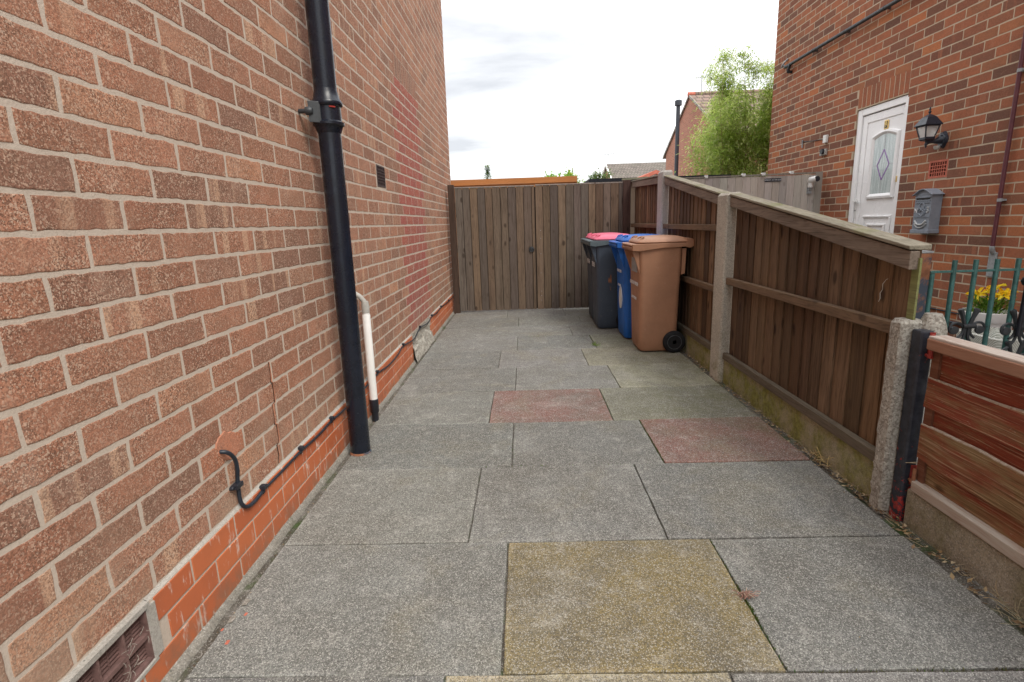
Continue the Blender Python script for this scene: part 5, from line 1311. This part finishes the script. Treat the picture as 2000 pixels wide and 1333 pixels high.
for i, (x, y, s, lab) in enumerate(((.075, 1.482, .013, 'largest pink brick chip on the slab edge by the plinth'), (.070, 1.405, .013, 'flat pink brick chip lying between the larger chip and the vent'), (.100, 1.43, .006, 'tiny orange brick chip lying furthest out on the slab'), (.062, 1.365, .005, 'tiny brown brick chip in the gap at the plinth foot'), (.105, 1.315, .007, 'orange brick chip nearest the low vent'))):
    mb = MB(); P = [(x + sx * s * r6.uniform(.5, .8), y + sy * s * r6.uniform(.7, 1.3), z) for z in (0.001, s * .45) for sx, sy in ((-1, -1), (1, -1), (1, 1), (-1, 1))]; mb.hexa(P)
    tag(mb.build('brick_chip', M['terracotta'] if i > 1 else M['fillet'], bevel=.001), lab, 'brick chip', 'brick chips by the plinth')

# ================================================================== CAMERA, SKY, SUN
cam = bpy.data.cameras.new('camera'); co = bpy.data.objects.new('camera', cam); COL.objects.link(co)
cam.lens = 18.9727; cam.sensor_width = 36; cam.clip_start = .02; cam.clip_end = 2000
Mx = Matrix(((0.999282842, 0.026781302, 0.026768692, 0.988540556), (0.020423005, 0.214100648, -0.976598082, 0.0), (-0.031885763, 0.976444404, 0.21340015, 1.154586104), (0, 0, 0, 1)))
co.matrix_world = Mx; sc.camera = co

w = bpy.data.worlds.new('World'); sc.world = w; w.use_nodes = True; nt = w.node_tree; nt.nodes.clear()
N = lambda t: nt.nodes.new('ShaderNode' + t)
SUN_EL, SUN_AZ = R(50), R(140)   # azimuth measured from +Y towards +X: behind the camera on its right
sky = N('TexSky'); sky.sky_type = 'NISHITA'; sky.sun_disc = False; sky.sun_elevation = SUN_EL; sky.sun_rotation = SUN_AZ
tc = N('TexCoord'); sp = N('SeparateXYZ'); nt.links.new(tc.outputs['Generated'], sp.inputs[0])
# cloud layer: direction projected on a plane overhead so streaks flatten toward the horizon
zc = N('Math'); zc.operation = 'ADD'; zc.inputs[1].default_value = .16; nt.links.new(sp.outputs[2], zc.inputs[0])
zm = N('Math'); zm.operation = 'MAXIMUM'; zm.inputs[1].default_value = .05; nt.links.new(zc.outputs[0], zm.inputs[0])
dx = N('Math'); dx.operation = 'DIVIDE'; nt.links.new(sp.outputs[0], dx.inputs[0]); nt.links.new(zm.outputs[0], dx.inputs[1])
dy = N('Math'); dy.operation = 'DIVIDE'; nt.links.new(sp.outputs[1], dy.inputs[0]); nt.links.new(zm.outputs[0], dy.inputs[1])
cb = N('CombineXYZ'); nt.links.new(dx.outputs[0], cb.inputs[0]); nt.links.new(dy.outputs[0], cb.inputs[1])
mp = N('Mapping'); mp.inputs['Rotation'].default_value = (0, 0, R(-16)); mp.inputs['Location'].default_value = (.35, .6, 0); mp.inputs['Scale'].default_value = (.8, 1.25, 1); nt.links.new(cb.outputs[0], mp.inputs[0])
nz = N('TexNoise'); nz.inputs['Scale'].default_value = .8; nz.inputs['Detail'].default_value = 7; nz.inputs['Roughness'].default_value = .52; nz.inputs['Distortion'].default_value = .35; nt.links.new(mp.outputs[0], nz.inputs['Vector'])
rp = N('ValToRGB'); e = rp.color_ramp.elements; e[0].position = .38; e[0].color = (4.1, 4.2, 4.4, 1); e[1].position = .64; e[1].color = (8.8, 8.8, 8.7, 1); nt.links.new(nz.outputs['Fac'], rp.inputs[0])
# overcast sky brightens toward the zenith
el = N('MapRange'); el.inputs[1].default_value = 0.30; el.inputs[2].default_value = 1.0; el.inputs[3].default_value = 1.0; el.inputs[4].default_value = 2.4; nt.links.new(sp.outputs[2], el.inputs[0])
ml = N('Mix'); ml.data_type = 'RGBA'; ml.blend_type = 'MULTIPLY'; ml.inputs[0].default_value = 1.0; nt.links.new(rp.outputs[0], ml.inputs[6]); nt.links.new(el.outputs[0], ml.inputs[7])
mx = N('Mix'); mx.data_type = 'RGBA'; mx.inputs[0].default_value = .93; nt.links.new(sky.outputs[0], mx.inputs[6]); nt.links.new(ml.outputs[2], mx.inputs[7])
bg = N('Background'); bg.inputs[1].default_value = .1; nt.links.new(mx.outputs[2], bg.inputs[0])
ow = N('OutputWorld'); nt.links.new(bg.outputs[0], ow.inputs[0])

sl = bpy.data.lights.new('sun', 'SUN'); sl.energy = 1.4; sl.angle = R(22); sl.color = (1, .94, .85)
so = bpy.data.objects.new('sun', sl); COL.objects.link(so)
d = Vector((math.sin(SUN_AZ) * math.cos(SUN_EL), math.cos(SUN_AZ) * math.cos(SUN_EL), math.sin(SUN_EL)))
so.rotation_euler = d.to_track_quat('Z', 'Y').to_euler()

sc.view_settings.view_transform = 'Standard'; sc.view_settings.look = 'None'; sc.view_settings.exposure = 1.0; sc.view_settings.gamma = 1.0
sc.cycles.max_bounces = 8
